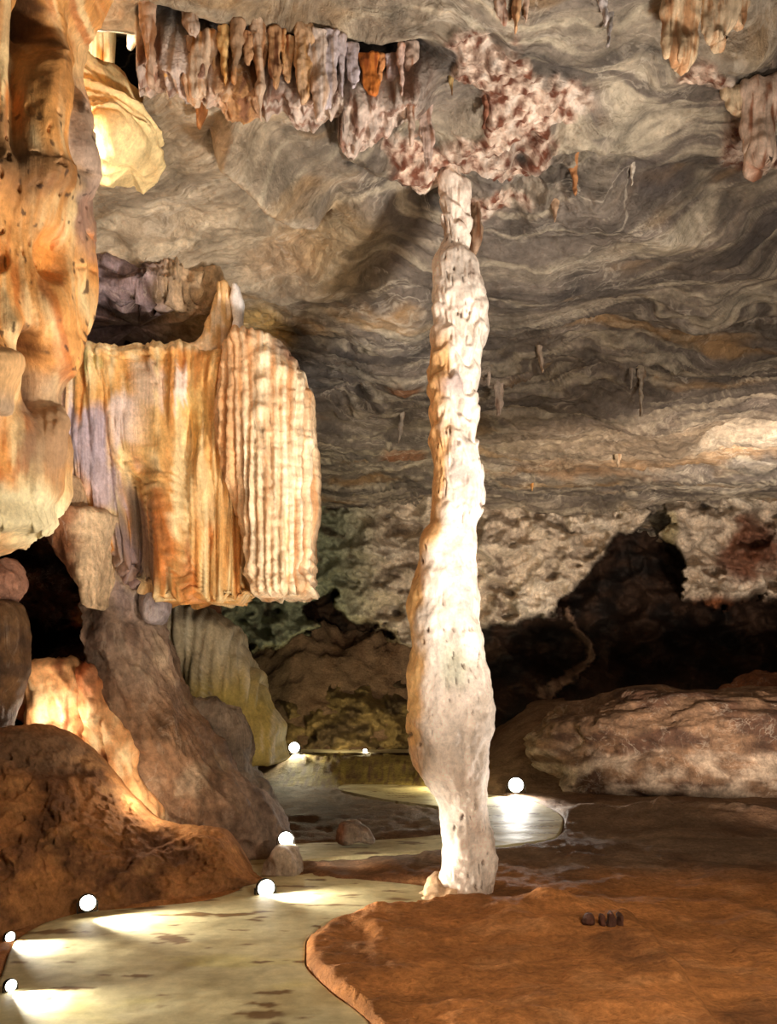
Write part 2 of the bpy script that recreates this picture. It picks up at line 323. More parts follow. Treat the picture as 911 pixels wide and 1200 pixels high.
dv, _, tv = seg_dist(PX+7*n2, PY+5*n2, [(664, 712), (672, 735), (694, 758), (690, 775), (664, 795), (650, 806), (640, 812)])
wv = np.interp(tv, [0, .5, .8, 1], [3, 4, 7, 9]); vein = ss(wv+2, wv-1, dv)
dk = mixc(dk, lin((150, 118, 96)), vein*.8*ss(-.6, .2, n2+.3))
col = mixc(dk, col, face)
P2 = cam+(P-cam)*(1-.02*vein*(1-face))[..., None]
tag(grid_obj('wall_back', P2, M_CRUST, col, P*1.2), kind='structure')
# ================================================================== LEFT WALL (dark recess behind the formations)
u = np.arange(-170, 262, 2.4); v = np.arange(330, 980, 2.4); PX, PY = np.meshgrid(u, v)
n1 = fbm(PX*.012, PY*.016, 3, o=5); n2 = fbm(PX*.04, PY*.05, 8, o=4)
D = 14.6+1.0*n1+.25*n2+8*ss(150, 262, PX)**2-1.6*ss(700, 860, PY)-.25*ridged(PX*.02, PY*.03, 2, o=4)
P = at(PX, PY, D)
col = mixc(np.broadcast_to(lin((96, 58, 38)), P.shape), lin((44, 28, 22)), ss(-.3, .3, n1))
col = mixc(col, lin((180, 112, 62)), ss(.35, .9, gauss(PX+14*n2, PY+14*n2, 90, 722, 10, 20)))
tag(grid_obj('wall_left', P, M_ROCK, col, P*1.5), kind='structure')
# ================================================================== GROUND
edgeL = [(-90, 1290), (-30, 1200), (0, 1150), (18, 1108), (90, 1073), (180, 1065), (250, 1056), (285, 1040), (276, 1020), (272, 1003), (300, 991), (380, 990), (450, 986), (510, 981), (536, 975), (548, 966), (548, 957), (536, 950), (510, 946), (450, 938), (395, 926)]
edgeR = [(480, 1290), (430, 1200), (385, 1165), (357, 1132), (358, 1108), (383, 1084), (430, 1070), (548, 1053), (490, 1040), (345, 1030), (330, 1016), (385, 1007), (450, 1003), (520, 998), (585, 993), (652, 982), (660, 962), (628, 942), (560, 931), (490, 922), (400, 920)]
def resample(E, n):
    E = np.array(E, float); tq = np.linspace(0, len(E)-1, n); k = np.arange(len(E))
    return np.stack([smooth_interp(tq, k, E[:, 0]+np.arange(len(E))*1e-6), smooth_interp(tq, k, E[:, 1]+np.arange(len(E))*1e-6)], 1)
eL, eR = resample(edgeL, 420), resample(edgeR, 420)
gL, gR = ground(eL[:, 0], eL[:, 1]), ground(eR[:, 0], eR[:, 1])
poly = np.concatenate([eL, eR[::-1]])
def inpoly(x, y, pts):
    ins = np.zeros(x.shape, bool); n = len(pts)
    for i in range(n):
        x1, y1 = pts[i]; x2, y2 = pts[i-1]
        if y1 == y2: continue
        c = ((y1 > y) != (y2 > y)) & (x < (x2-x1)*(y-y1)/(y2-y1)+x1); ins ^= c
    return ins
u = np.arange(-260, 1190, 2.2); dd = CH*F/(np.concatenate([np.arange(1480, 900, -2.0), np.arange(900, 872, -.35)])-HY); dd = dd[dd < 34]; U, DD = np.meshgrid(u, dd)
X = (U-CX)/F*DD; Y = DD; PYg = HY+CH*F/DD
inside = np.zeros(U.shape, bool)
cp = np.concatenate([eL[::4], eR[::-4]]); inside = inpoly(U, PYg, cp)
near_ = inside.astype(float)
for _ in range(5):
    q = near_.copy(); q[1:-1, 1:-1] = (near_[1:-1, 1:-1]*2+near_[:-2, 1:-1]+near_[2:, 1:-1]+near_[1:-1, :-2]+near_[1:-1, 2:])/6; near_ = q
z = .05*fbm(X*.7, Y*.7, 2, o=4)+.035*ridged(X*1.1, Y*1.1, 4, o=3)+.012*fbm(X*6, Y*6, 1, o=3)
z += ss(19, 27.5, Y)*2.0*ss(510, 640, U)+ss(18, 26, Y)*ss(620, 700, U)*.25*fbm(X*.6, Y*.9, 8, o=4)
z += .5*gauss(X, Y, 5.6, 16.2, 2.4, .7, -8)*(1+.7*fbm(X*1.2, Y*1.2, 5, o=3))*.6
bank = ss(21.0, 24.2, Y+.5*fbm(X*.6, X*0, 3))*ss(560, 520, U)*ss(300, 352, U)
z += bank*(.53+.05*fbm(X*5, Y*5, 3, o=4))+ss(25.5, 31, Y)*ss(560, 510, U)*(3.8+.6*fbm(X*.5, Y*.7, 3, o=4)+.35*ridged(X*.9, Y*1.6, 5, o=4))
# low red mound inside the bend of the path
md = inpoly(U, PYg, [(300, 1500), (440, 1212), (392, 1166), (362, 1132), (364, 1110), (388, 1087), (432, 1073), (560, 1056), (640, 1060), (742, 1082), (800, 1150), (900, 1300), (950, 1500)]).astype(float)
for _ in range(10):
    q = md.copy(); q[1:-1, 1:-1] = (md[1:-1, 1:-1]*2+md[:-2, 1:-1]+md[2:, 1:-1]+md[1:-1, :-2]+md[1:-1, 2:])/6; md = q
z += .07*ss(.1, 1, md)+.10*md*np.clip(fbm(X*.9, Y*1.3, 14, o=4), -.2, 1)+.12*gauss(X, Y, 1.9, 9.75, .8, .25, 0)+.05*gauss(X, Y, -.1, 8.6, .12, .6, 10)
z = z*(1-ss(.02, .5, near_))-.09*ss(.1, .8, near_)
z = np.where((near_ > .02), np.minimum(z, .10), z)
red = ss(12.6, 10.5, Y+.4*fbm(X, Y, 3, o=2))
col = mixc(np.broadcast_to(lin((126, 100, 78)), U.shape+(3,)), lin((168, 110, 62)), red)
col = mixc(col, lin((92, 62, 42)), ss(-.05, .5, fbm(X*.5, Y*.5, 6, o=5))*.6)
col = mixc(col, lin((196, 142, 94)), ss(.15, .6, fbm(X*1.3, Y*1.9, 17, o=5))*.35*red)
col = mixc(col, lin((165, 140, 120)), ss(.1, .6, fbm(X*.8, Y*1.4, 27, o=5))*.5*ss(13, 16, Y)*ss(600, 700, U))
col = mixc(col, lin((176, 156, 84)), .8*ss(-.5, .3, fbm(X*7, Y*9, 3, o=3))*ss(300, 345, U)*ss(540, 520, U)*ss(20.8, 21.6, Y)*ss(24.8, 24.2, Y))
col = mixc(col, lin((110, 92, 70)), ss(345, 335, U)*ss(19, 20, Y)*.6)
tag(grid_obj('floor', np.stack([X, Y, z], -1), M_EARTH, col, np.stack([X*1.2, Y*2.2, z*2], -1)), kind='structure')
# path: a slab with rounded kerb edges
w = np.concatenate([[-.004, 0], np.linspace(.01, .99, 60), [1, 1.004]])
P = gL[:, None]*(1-w[None, :, None])+gR[:, None]*w[None, :, None]
P[..., 2] = .03+.006*fbm(P[..., 0]*1.5, P[..., 1]*1.5, 3, o=3); P[:, 0, 2] = P[:, -1, 2] = -.12
X, Y = P[..., 0], P[..., 1]
col = mixc(np.broadcast_to(lin((196, 182, 140)), P.shape), lin((160, 140, 96)), ss(0, .5, fbm(X*.8, Y*1.5, 5, o=5))*.6)
col = mixc(col, lin((196, 180, 90)), ss(.15, .6, fbm(X*.6, Y*1.2, 35, o=4))*.35*ss(9.5, 8, Y))
col = mixc(col, lin((120, 92, 58)), ss(.38, .5, fbm(X*1.6, Y*4.5, 15, o=4)))
tag(grid_obj('path', P, M_PATH, col, P*np.array([1.0, 3.0, 1])), kind='structure')
# upper path on top of the far bank
P = np.stack(np.meshgrid(np.linspace(-2.9, 1.9, 40), np.linspace(24.3, 25.7, 20)), -1); P = np.concatenate([P, .60+0*P[..., :1]], -1)
tag(grid_obj('path_upper', P, M_PATH, lin((190, 175, 140)), P), kind='structure')
# earth bank on the left
u = np.arange(-260, 316, 1.8); nf = 110; nb = 16; PXb = np.repeat(u[None], nf+nb, 0)
pyb = np.interp(u, [-260, 0, 60, 100, 200, 290, 330], [1160, 1100, 1082, 1070, 1058, 1040, 1030])
pyt = smooth_interp(u, [-260, -60, 0, 45, 80, 110, 150, 190, 235, 262, 275, 296, 330], [842, 846, 852, 848, 858, 884, 930, 962, 968, 972, 990, 1022, 1036])+3*fbm(u*.05, u*0, 2, o=3)
db = CH*F/(pyb-HY); dt = db+np.interp(u, [-260, 100, 200, 270, 316], [1.9, 1.7, 1.3, .8, .3])
tv = np.concatenate([np.linspace(0, 1, nf), 1+np.linspace(.02, .6, nb)])[:, None]
py = pyb+(pyt-pyb)*np.minimum(tv, 1); D = db+(dt-db)*np.minimum(tv, 1)**1.25
P = at(PXb, py, D)
bk = np.maximum(tv-1, 0); P[..., 1] += bk*2.5; P[..., 2] -= bk**1.5*1.5
X, Y, Z = P[..., 0], P[..., 1], P[..., 2]
env = np.sin(np.clip(tv, 0, 1)*math.pi)**.5*np.ones_like(X)
dsp = .14*fbm(X*.9, Y*.5, Z*1.2, o=5)+.10*ridged(X*1.6+Z, Z*2.2, Y, o=4)+.09*ridged(X*4, Z*5, Y*3, o=3)+.09*np.abs(perlin(X*11, Z*11, Y*6))
for (cx, cy, rx, ry, a) in [(185, 992, 16, 9, -.16), (212, 990, 12, 8, -.14), (160, 1000, 14, 8, -.1), (50, 1010, 60, 12, .14), (45, 870, 40, 14, .2), (100, 985, 50, 16, .12), (245, 985, 20, 22, .14), (-20, 960, 50, 20, .25)]:
    dsp = dsp+a*gauss(PXb, py, cx, cy, rx, ry)
P = P+(dsp*env)[..., None]*np.array([0, -.85, .4])
col = mixc(np.broadcast_to(lin((170, 118, 74)), P.shape), lin((98, 68, 50)), ss(-.1, .5, fbm(X*1.2, Z*1.6, Y, o=5))*.8)
col = mixc(col, lin((140, 112, 88)), ss(.2, .8, gauss(PXb, py, 50, 885, 90, 32))*.8)
col = mixc(col, lin((200, 150, 100)), ss(.25, .6, fbm(X*2, Z*3, Y+9, o=4))*.4)
o = grid_obj('earth_bank', P, M_EARTH, col, P*2); recentre(o)
tag(o, 'reddish-brown bank of clumpy earth rising beside the foreground path', 'earth bank')
# ================================================================== NEEDLE COLUMN
CD = 10.45
def rings(px, py, P, u):
    z = P[..., 2]; x = P[..., 0]
    q = py/30.0+1.0*fbm(px*.03, py*.012, 4, o=3)+.12*np.sin(u*9); f = q-np.floor(q)
    upz = ss(640, 560, py)
    r = np.where(f < .25, ss(0, .25, f), 1-ss(.25, 1.0, f)*.9)       # drip collars
    d = .055*upz*(r-.5)*np.clip(.6+fbm(py*.01, py*0, 3)*1.2, .15, 1.4)
    d = d+.02*upz*np.clip(perlin(px*.30, py*.03, 5), -1, .6)*ss(.2, .9, f)
    pk = perlin(px*.33, py*.075, 9); d = d-.035*ss(.36, .6, pk)*ss(-.1, .35, fbm(px*.02, py*.012, 3, o=2)+.1)
    d = d+.06*fbm(x*2.2, P[..., 1]*2.2, z*1.6, o=4)*(1+.5*ss(620, 700, py))*.8
    d = d+.09*gauss(px, py, 505, 640, 12, 16)+.05*gauss(px, py, 548, 745, 12, 14)-.05*gauss(px, py, 556, 720, 8, 10)+.04*gauss(px, py, 530, 455, 22, 12)
    return d
def needle_col(px, py, P, n):
    c = np.broadcast_to(lin((236, 218, 202)), P.shape)
    nz = fbm(px*.04, py*.02, 3, o=4)
    edge = smooth_interp(py, [170, 420, 620, 660, 800, 900, 1060], [500, 523, 515, 498, 492, 490, 480])
    c = mixc(c, lin((212, 158, 94)), ss(edge+9, edge-7, px+10*nz)*ss(370, 430, py)*.9)
    c = mixc(c, lin((172, 150, 146)), ss(.35, .9, gauss(px, py+14*nz, 532, 462, 26, 20))*.75)
    c = mixc(c, lin((176, 156, 150)), ss(.4, .9, gauss(px, py+14*nz, 540, 565, 24, 16))*.6)
    c = mixc(c, lin((190, 172, 168)), ss(.3, .9, gauss(px, py+14*nz, 545, 705, 14, 26))*.6)
    c = mixc(c, lin((206, 204, 178)), ss(.3, .9, gauss(px, py+10*nz, 530, 780, 22, 34))*.7)
    c = mixc(c, lin((216, 172, 110)), ss(498, 482, px+6*nz)*ss(640, 700, py)*ss(900, 850, py)*.6)
    c = mixc(c, lin((150, 112, 88)), ss(.3, .6, fbm(px*.09, py*.05, 13, o=3))*.45*ss(700, 500, py))
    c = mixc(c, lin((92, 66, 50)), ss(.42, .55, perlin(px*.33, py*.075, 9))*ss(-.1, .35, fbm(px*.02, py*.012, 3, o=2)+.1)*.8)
    c = mixc(c, lin((186, 150, 120)), ss(1025, 1050, py+6*nz)*.6)
    return c
rows = [(150, 524, 534), (178, 523, 535), (190, 518, 540), (202, 517, 538), (216, 516, 550), (250, 517, 552), (285, 519, 549), (297, 517, 549), (306, 512, 556), (320, 509, 562), (345, 507, 571), (370, 507, 573), (395, 506, 571), (420, 505, 566),
    (440, 504, 562), (456, 502, 559), (480, 503, 560), (500, 505, 557), (530, 506, 563), (560, 507, 568), (590, 506, 567), (612, 506, 562), (625, 500, 558), (642, 494, 557), (660, 489, 557), (682, 483, 560), (705, 479, 562), (730, 480, 562), (760, 482, 565),
    (800, 481, 571), (850, 480, 574), (880, 484, 572), (900, 490, 572), (920, 502, 571), (945, 512, 573), (975, 517, 578), (1000, 518, 579), (1030, 515, 579), (1050, 514, 577), (1062, 516, 576)]
o = loft('tall_stalagmite', [(a, b, c, CD, max(.3, (c-b)/F*CD*.95)) for a, b, c in rows], M_FLOW, needle_col, rings, step=1.5, rt=4, rb=3, e=2.2, fl=(4, 1.2))
recentre(o); tag(o, 'tall thin white and orange stone pillar standing free in the middle of the cave', 'stone column')
f = loft('footing_stone', [(1022, 512, 520, 10.5, .35), (1030, 503, 530, 10.45, .45), (1040, 496, 538, 10.4, .5), (1050, 490, 545, 10.35, .55), (1058, 488, 548, 10.35, .55)], M_FLOW, lin((196, 160, 124)), lambda px, py, P, u: .06*fbm(P[..., 0]*5, P[..., 1]*5, P[..., 2]*5, o=3), rt=5, rb=2)
recentre(f); tag(f, 'small knobby stone foot at the base of the tall white pillar', 'rock')
# dull sheet hanging behind the column's top
# ================================================================== LEFT GIANT FORMATION
LD = 7.6
def big_d(px, py, P, u):
    x, y, z = P[..., 0], P[..., 1], P[..., 2]
    d = .07*fbm(x*1.3, z*.5, y, o=4)+.05*ridged(x*3+.4*fbm(z*.8, x), z*.55, y, o=3)+.012*fbm(x*14, z*3, y*9, o=3)
    S = [(32, 395, 14, 14, .1), (44, 440, 7, 42, -.28), (36, 420, 6, 30, -.22), (8, 450, 16, 34, .30), (66, 400, 22, 60, .16), (62, 505, 12, 28, .12),
         (40, 55, 12, 40, -.25), (52, 30, 8, 30, -.15), (60, 120, 18, 110, .22), (30, 130, 6, 100, -.12), (83, 150, 5, 70, -.12), (90, 150, 12, 70, .1), (50, 228, 42, 30, .14), (30, 610, 50, 12, .12),
         (95, 210, 10, 40, .1), (55, 560, 20, 50, .1), (10, 30, 16, 40, .15), (-20, 240, 40, 30, .2), (-60, 300, 50, 90, .2)]
    for cx, cy, rx, ry, a in S: d = d+a*gauss(px, py, cx, cy, rx, ry)*(y < LD)
    d = d-(.14*dish(px, py, 8, 322, 17, 20)+.15*dish(px, py, 68, 314, 15, 30)+.2*dish(px, py, 44, 440, 6, 38)+.15*dish(px, py, 48, 45, 8, 26))*(y < LD)
    d = d-.05*ss(.35, .6, perlin(px*.16, py*.07, 19))*ss(120, 180, py)*ss(340, 300, py)
    return d
def big_c(px, py, P, n):
    nz = fbm(px*.03, py*.03, 3, o=4)
    c = np.broadcast_to(lin((214, 150, 84)), P.shape)
    c = mixc(c, lin((234, 200, 146)), ss(-.1, .5, fbm(px*.05, py*.006, 6, o=4))*.9)
    c = mixc(c, lin((186, 104, 44)), ss(.1, .6, fbm(px*.06, py*.01, 26, o=4))*.8)
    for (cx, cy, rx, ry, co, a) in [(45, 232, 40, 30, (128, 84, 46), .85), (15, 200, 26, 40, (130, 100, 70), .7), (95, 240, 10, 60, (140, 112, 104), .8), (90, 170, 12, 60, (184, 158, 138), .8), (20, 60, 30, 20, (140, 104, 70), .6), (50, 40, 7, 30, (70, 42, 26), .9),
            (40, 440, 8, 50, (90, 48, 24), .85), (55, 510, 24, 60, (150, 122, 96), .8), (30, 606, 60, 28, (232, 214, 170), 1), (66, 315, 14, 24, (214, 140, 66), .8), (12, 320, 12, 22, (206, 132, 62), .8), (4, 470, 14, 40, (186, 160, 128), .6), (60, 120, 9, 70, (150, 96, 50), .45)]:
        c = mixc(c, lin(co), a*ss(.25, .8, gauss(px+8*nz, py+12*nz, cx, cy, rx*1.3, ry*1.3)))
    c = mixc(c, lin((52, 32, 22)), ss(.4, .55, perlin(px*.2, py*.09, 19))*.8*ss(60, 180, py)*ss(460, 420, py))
    return c
rows = [(-190, -330, 175), (-60, -320, 150), (-10, -310, 128), (12, -300, 112), (30, -290, 96), (55, -285, 86), (82, -280, 84), (120, -280, 93), (150, -280, 100), (185, -280, 103), (215, -280, 99), (240, -280, 100), (270, -280, 105), (300, -280, 104), (340, -280, 104), (370, -270, 101),
    (395, -265, 90), (420, -260, 78), (450, -255, 68), (480, -250, 65), (505, -245, 73), (530, -240, 79), (550, -235, 78), (575, -230, 76), (595, -225, 68), (612, -215, 55), (628, -205, 38), (638, -200, 22), (646, -190, 5)]
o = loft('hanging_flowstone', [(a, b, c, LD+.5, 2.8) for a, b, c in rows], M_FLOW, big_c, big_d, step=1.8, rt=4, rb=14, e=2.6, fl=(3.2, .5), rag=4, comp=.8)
recentre(o); tag(o, 'massive orange flowstone pillar with scooped hollows hanging down from the ceiling beside the bright mound', 'flowstone formation')
o = loft('flowstone_tongue', [(405, -60, 14), (412, -60, 24), (425, -60, 29), (440, -60, 26), (455, -60, 18), (470, -60, 13), (485, -60, 11)], M_FLOW, lambda px, py, P, n: mixc(np.broadcast_to(lin((224, 176, 122)), P.shape), lin((190, 160, 130)), ss(450, 480, py)),
    lambda px, py, P, u: .03*fbm(P[..., 0]*4, P[..., 2]*3, o=3), T=.9, D=6.35, rt=12, rb=4, comp=.8); recentre(o)
tag(o, 'smooth rounded orange flowstone tongue bulging from the massive orange pillar', 'flowstone')
# ================================================================== DRAPERY
def flutes(period, amp, ph=0.0, warp=1.0):
    def f(px, py, P, u):
        q = px/period+warp*.35*fbm(px*.03+ph, py*.006, ph, o=3)
        s = np.abs(np.sin(q*math.pi)); m = np.clip(.55+1.1*fbm(px*.035+ph, py*.008, 3+ph, o=2), .1, 1.3)
        return amp*(s**.7-.6)*m
    return f
def curt_d(px, py, P, u):
    x, z = P[..., 0], P[..., 2]; front_ = (P[..., 1] < 11.95)
    d = flutes(7.5, .09, 3)(px, py, P, u)+flutes(3.4, .03, 8)(px, py, P, u)+flutes(23, .13, 7, 1.6)(px, py, P, u)+.10*fbm(x*.9, z*.6, 4, o=4)+.02*fbm(x*9, z*4, 2, o=3)
    for cx, cy, rx, ry, a in [(165, 640, 24, 60, -.4), (160, 600, 14, 30, -.2), (128, 445, 9, 16, .12), (130, 430, 8, 5, .08), (232, 525, 10, 40, -.22), (226, 480, 14, 20, .1), (115, 520, 22, 60, .1), (190, 430, 30, 5, .1), (248, 560, 18, 40, .14), (205, 590, 14, 70, .16), (90, 480, 10, 60, .08), (285, 600, 10, 60, -.12), (258, 450, 11, 34, .16)]:
        d = d+a*gauss(px, py, cx, cy, rx, ry)*front_
    return d*ss(410, 425, py)
def curt_c(px, py, P, n):
    nz = fbm(px*.04, py*.02, 3, o=4); st = fbm(px*.11, py*.006, 9, o=4)
    c = np.broadcast_to(lin((218, 166, 100)), P.shape)
    c = mixc(c, lin((240, 212, 160)), ss(-.05, .45, st)*.9); c = mixc(c, lin((190, 116, 50)), ss(.05, .5, -st)*.7)
    c = mixc(c, lin((196, 112, 46)), ss(.2, .7, fbm(px*.08, py*.008, 5, o=3))*ss(560, 640, py)*.8)
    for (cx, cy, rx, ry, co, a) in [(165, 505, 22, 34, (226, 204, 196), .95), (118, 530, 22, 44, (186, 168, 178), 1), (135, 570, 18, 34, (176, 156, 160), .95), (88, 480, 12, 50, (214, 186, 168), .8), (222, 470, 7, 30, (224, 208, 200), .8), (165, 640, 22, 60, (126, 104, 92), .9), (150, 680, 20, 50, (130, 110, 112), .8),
            (128, 448, 9, 14, (200, 186, 120), .7), (248, 590, 16, 40, (232, 196, 140), .7), (185, 530, 20, 60, (236, 190, 120), .6), (205, 640, 16, 50, (192, 108, 44), .8), (240, 500, 10, 40, (200, 166, 96), .5), (190, 470, 14, 30, (222, 196, 178), .7)]:
        c = mixc(c, lin(co), a*ss(.3, .75, gauss(px+16*st, py+26*nz+14*st, cx, cy, rx*1.25, ry*1.25)))
    c = mixc(c, lin((240, 214, 170)), ss(434, 424, py)*.8)
    return c
droot = empty('flowstone_drapery', (-3.2, 12, 3.6), 'broad orange flowstone curtain with fluted organ-pipe end, hung over the dark recess', 'flowstone curtain')
rows = [(416, 82, 236), (424, 78, 248), (440, 76, 270), (480, 72, 285), (530, 72, 290), (560, 80, 292), (580, 98, 292), (600, 112, 292), (640, 128, 296), (670, 142, 298), (690, 162, 300), (706, 186, 300)]
own(loft('curtain', [(a, b, c, 12.2, 1.1) for a, b, c in rows], M_FLOW, curt_c, curt_d, step=1.5, rt=5, rb=5, e=4, rag=9, fl=(7, .5)), droot)
def pipe_d(px, py, P, u):
    d = flutes(8.6, .14, 1, .6)(px, py, P, u)+flutes(3.7, .03, 9)(px, py, P, u)+.018*fbm(P[..., 0]*5, P[..., 2]*8, 3, o=3)+.03*fbm(px*.05, py*.05, 7, o=3)
    q = px/8.6+.35*.6*fbm(px*.03+1, py*.006, 1, o=3)
    for cx, cy, w in [(300, 425, 8), (318, 440, 9), (335, 455, 8), (290, 418, 9), (318, 470, 7), (314, 500, 6)]: d = d+.10*gauss(px, py, cx, cy, w, 8)
    d = d-.12*gauss(px, py, 292, 590, 5, 50)
    d = d+.10*ss(640, 690, py)*fbm(px*.09, py*.06, 5, o=3)
    return d
def pipe_c(px, py, P, n):
    st = fbm(px*.14, py*.006, 29, o=4)
    c = mixc(np.broadcast_to(lin((226, 190, 150)), P.shape), lin((242, 218, 184)), ss(-.1, .4, st)); c = mixc(c, lin((198, 130, 70)), ss(.1, .5, -st)*.65)
    c = mixc(c, lin((206, 148, 92)), ss(300, 285, px)*.6)
    c = mixc(c, lin((130, 100, 86)), ss(.35, .9, gauss(px, py, 345, 425, 28, 24))*.75)
    return c
rows = [(407, 272, 322), (412, 268, 332), (420, 264, 342), (432, 262, 351), (448, 260, 359), (470, 258, 366), (500, 256, 370), (540, 262, 372), (600, 280, 372), (650, 290, 371), (690, 298, 369), (700, 300, 367)]
own(loft('organ_pipes', [(a, b, c, 12.0, 1.5) for a, b, c in rows], M_FLOW, pipe_c, pipe_d, step=1.4, rt=8, rb=5, e=2.6, rag=5, fl=(9, .6)), droot)
stc = lambda px, py, P, n: mixc(np.broadcast_to(lin((228, 184, 128)), P.shape), lin((242, 214, 180)), ss(-.2, .4, fbm(px*.1, py*.03, 2, o=3)))
o = loft('stalagmite', [(338, 262, 268), (346, 258, 272), (358, 252, 275), (375, 247, 275), (395, 241, 274), (408, 230, 275), (418, 216, 275), (427, 200, 274), (433, 198, 273)], M_FLOW, stc,
    lambda px, py, P, u: flutes(6, .05, 4)(px, py, P, u)+.06*fbm(P[..., 0]*3, P[..., 2]*3, 1, o=3), T=.75, D=12.1, rt=8, rb=3); recentre(o)
tag(o, 'stubby pale orange stalagmite standing on top of the fluted flowstone curtain', 'stalagmite')
o = loft('white_stalagmite', [(335, 275, 278), (345, 272, 283), (360, 271, 287), (380, 272, 285), (408, 270, 290), (420, 268, 292)], M_FLOW, lin((240, 232, 228)), lambda px, py, P, u: .03*fbm(P[..., 0]*4, P[..., 2]*4, 1, o=3), T=.3, D=11.9, rt=4, rb=4); recentre(o)
tag(o, 'small pointed white stalagmite just behind the stubby pale orange one', 'stalagmite')
ov = lambda px, py, P, n: mixc(mixc(np.broadcast_to(lin((150, 130, 134)), P.shape), lin((70, 50, 44)), ss(-.1, .4, fbm(px*.05, py*.08, 2, o=4))), lin((212, 180, 140)), ss(190, 225, px)*.8)
o = loft('overhanging_ledge', [(338, 84, 236, 12.9, 1.5), (345, 78, 250, 12.8, 1.7), (355, 76, 254, 12.8, 1.7), (366, 76, 250, 12.8, 1.7), (374, 78, 244, 12.9, 1.5), (380, 84, 240, 12.9, 1.3)], M_ROCK, ov,
    lambda px, py, P, u: .2*fbm(P[..., 0]*1.5, P[..., 1]*1.5, P[..., 2]*2, o=4)+.12*ridged(P[..., 0]*3, P[..., 1]*2, P[..., 2]*3, o=3)+flutes(5, .1, 2)(px, py, P, u), rt=4, rb=4, rag=12, e=4); recentre(o)
tag(o, 'purplish rock ledge with tiny drips overhanging the flowstone curtain', 'rock ledge')
# ================================================================== RIDGE, MOUNDS, BOULDERS ON THE LEFT
def rk(a=.12, f=1.6, b=.04, s=0.0):
    return lambda px, py, P, u: a*fbm(P[..., 0]*f+s, P[..., 1]*f, P[..., 2]*f*.7, o=4)+b*ridged(P[..., 0]*f*2.5+P[..., 2]*1.5+s, P[..., 1]*3, P[..., 2]*1.2, o=3)
def ridge_c(px, py, P, n):
    nz = fbm(P[..., 0]*1.1, P[..., 2]*1.1, P[..., 1], o=4); q = (px-110)-(py-600)*.42
    c = mixc(np.broadcast_to(lin((162, 138, 120)), P.shape), lin((92, 72, 62)), ss(0, .5, nz)*.8)
    c = mixc(c, lin((140, 104, 74)), ss(60, 0, q+30*nz)*ss(760, 860, py)*.8)
    c = mixc(c, lin((160, 142, 148)), ss(.3, .9, gauss(px, py, 165, 680, 22, 60))*.5)
    c = mixc(c, lin((206, 184, 156)), ss(.2, .6, -nz)*.5)
    return c
rows = [(585, 118, 142, 13), (600, 116, 150, 13), (640, 112, 174, 12.9), (690, 112, 182, 12.8), (720, 112, 184, 12.8), (760, 112, 189, 12.7), (800, 114, 202, 12.6), (850, 130, 232, 12.6), (900, 150, 268, 12.7), (940, 160, 312, 12.8), (965, 170, 326, 12.9), (985, 180, 332, 13), (1000, 185, 334, 13)]
o = loft('sloping_rock_ridge', [(a, b, c, d, 1.5) for a, b, c, d in rows], M_ROCK, ridge_c, rk(.14, 1.1, .07), rt=12, rb=3, e=2.2, fl=(2.2, 1.0)); recentre(o)
tag(o, 'long grey-brown rock ridge sloping down from the orange curtain to the path', 'rock ridge')
o = loft('hanging_boulder', [(564, 82, 104), (574, 74, 112), (590, 68, 115), (604, 66, 112), (614, 70, 104)], M_ROCK, lin((178, 146, 112)), rk(.07, 2, .0), T=1.3, D=12.1, rt=8, rb=8); recentre(o)
tag(o, 'rounded tan boulder wedged under the lower left corner of the orange curtain', 'boulder')
o = loft('tapering_rock_tooth', [(600, 78, 132), (608, 66, 137), (625, 62, 134), (645, 72, 130), (665, 88, 127), (690, 104, 124), (715, 114, 121)], M_ROCK, lambda px, py, P, n: mixc(np.broadcast_to(lin((140, 92, 62)), P.shape), lin((206, 176, 140)), ss(96, 118, px+8*fbm(px*.05, py*.05, 2))), rk(.08, 2, .02), T=1.2, D=11.9, rt=8, rb=4); recentre(o)
tag(o, 'brown rock tooth with a pale side, tapering down in front of the dark recess', 'rock')
o = loft('rounded_rock', [(690, 172, 188), (698, 168, 196), (712, 166, 198), (724, 170, 194), (732, 176, 188)], M_ROCK, lin((160, 148, 150)), rk(.05, 2.5, .0), T=.6, D=12.3, rt=6, rb=6); recentre(o)
tag(o, 'small round grey rock knob under the curved lower edge of the orange curtain', 'rock')
def mound_c(px, py, P, n):
    c = mixc(np.broadcast_to(lin((184, 170, 142)), P.shape), lin((190, 170, 96)), ss(760, 830, py+20*fbm(px*.03, py*.03, 2)))
    c = mixc(c, lin((96, 84, 72)), ss(740, 722, py+12*fbm(px*.06, py*.04, 5, o=3))*.7)
    return mixc(c, lin((226, 216, 190)), ss(.1, .5, fbm(px*.1, py*.015, 8, o=4))*.5)
rows = [(700, 190, 206), (708, 187, 228), (720, 186, 250), (735, 186, 272), (750, 188, 286), (765, 192, 294), (790, 204, 306), (820, 222, 318), (845, 236, 328), (862, 248, 334), (880, 262, 338), (892, 270, 340)]
o = loft('flowstone_mound', [(a, b, c, 14.6, 1.8) for a, b, c in rows], M_FLOW, mound_c, lambda px, py, P, u: flutes(10, .2, 6, 1.2)(px, py, P, u)*ss(840, 790, py)+.12*fbm(P[..., 0]*1.2, P[..., 2]*1.2, 3, o=4)+.16*ss(.2, .9, gauss(px, py, 262, 800, 40, 50)), rt=16, rb=3, fl=(5, .8)); recentre(o)
tag(o, 'yellowish fluted flowstone mound below the orange curtain, beside the far path', 'flowstone mound')
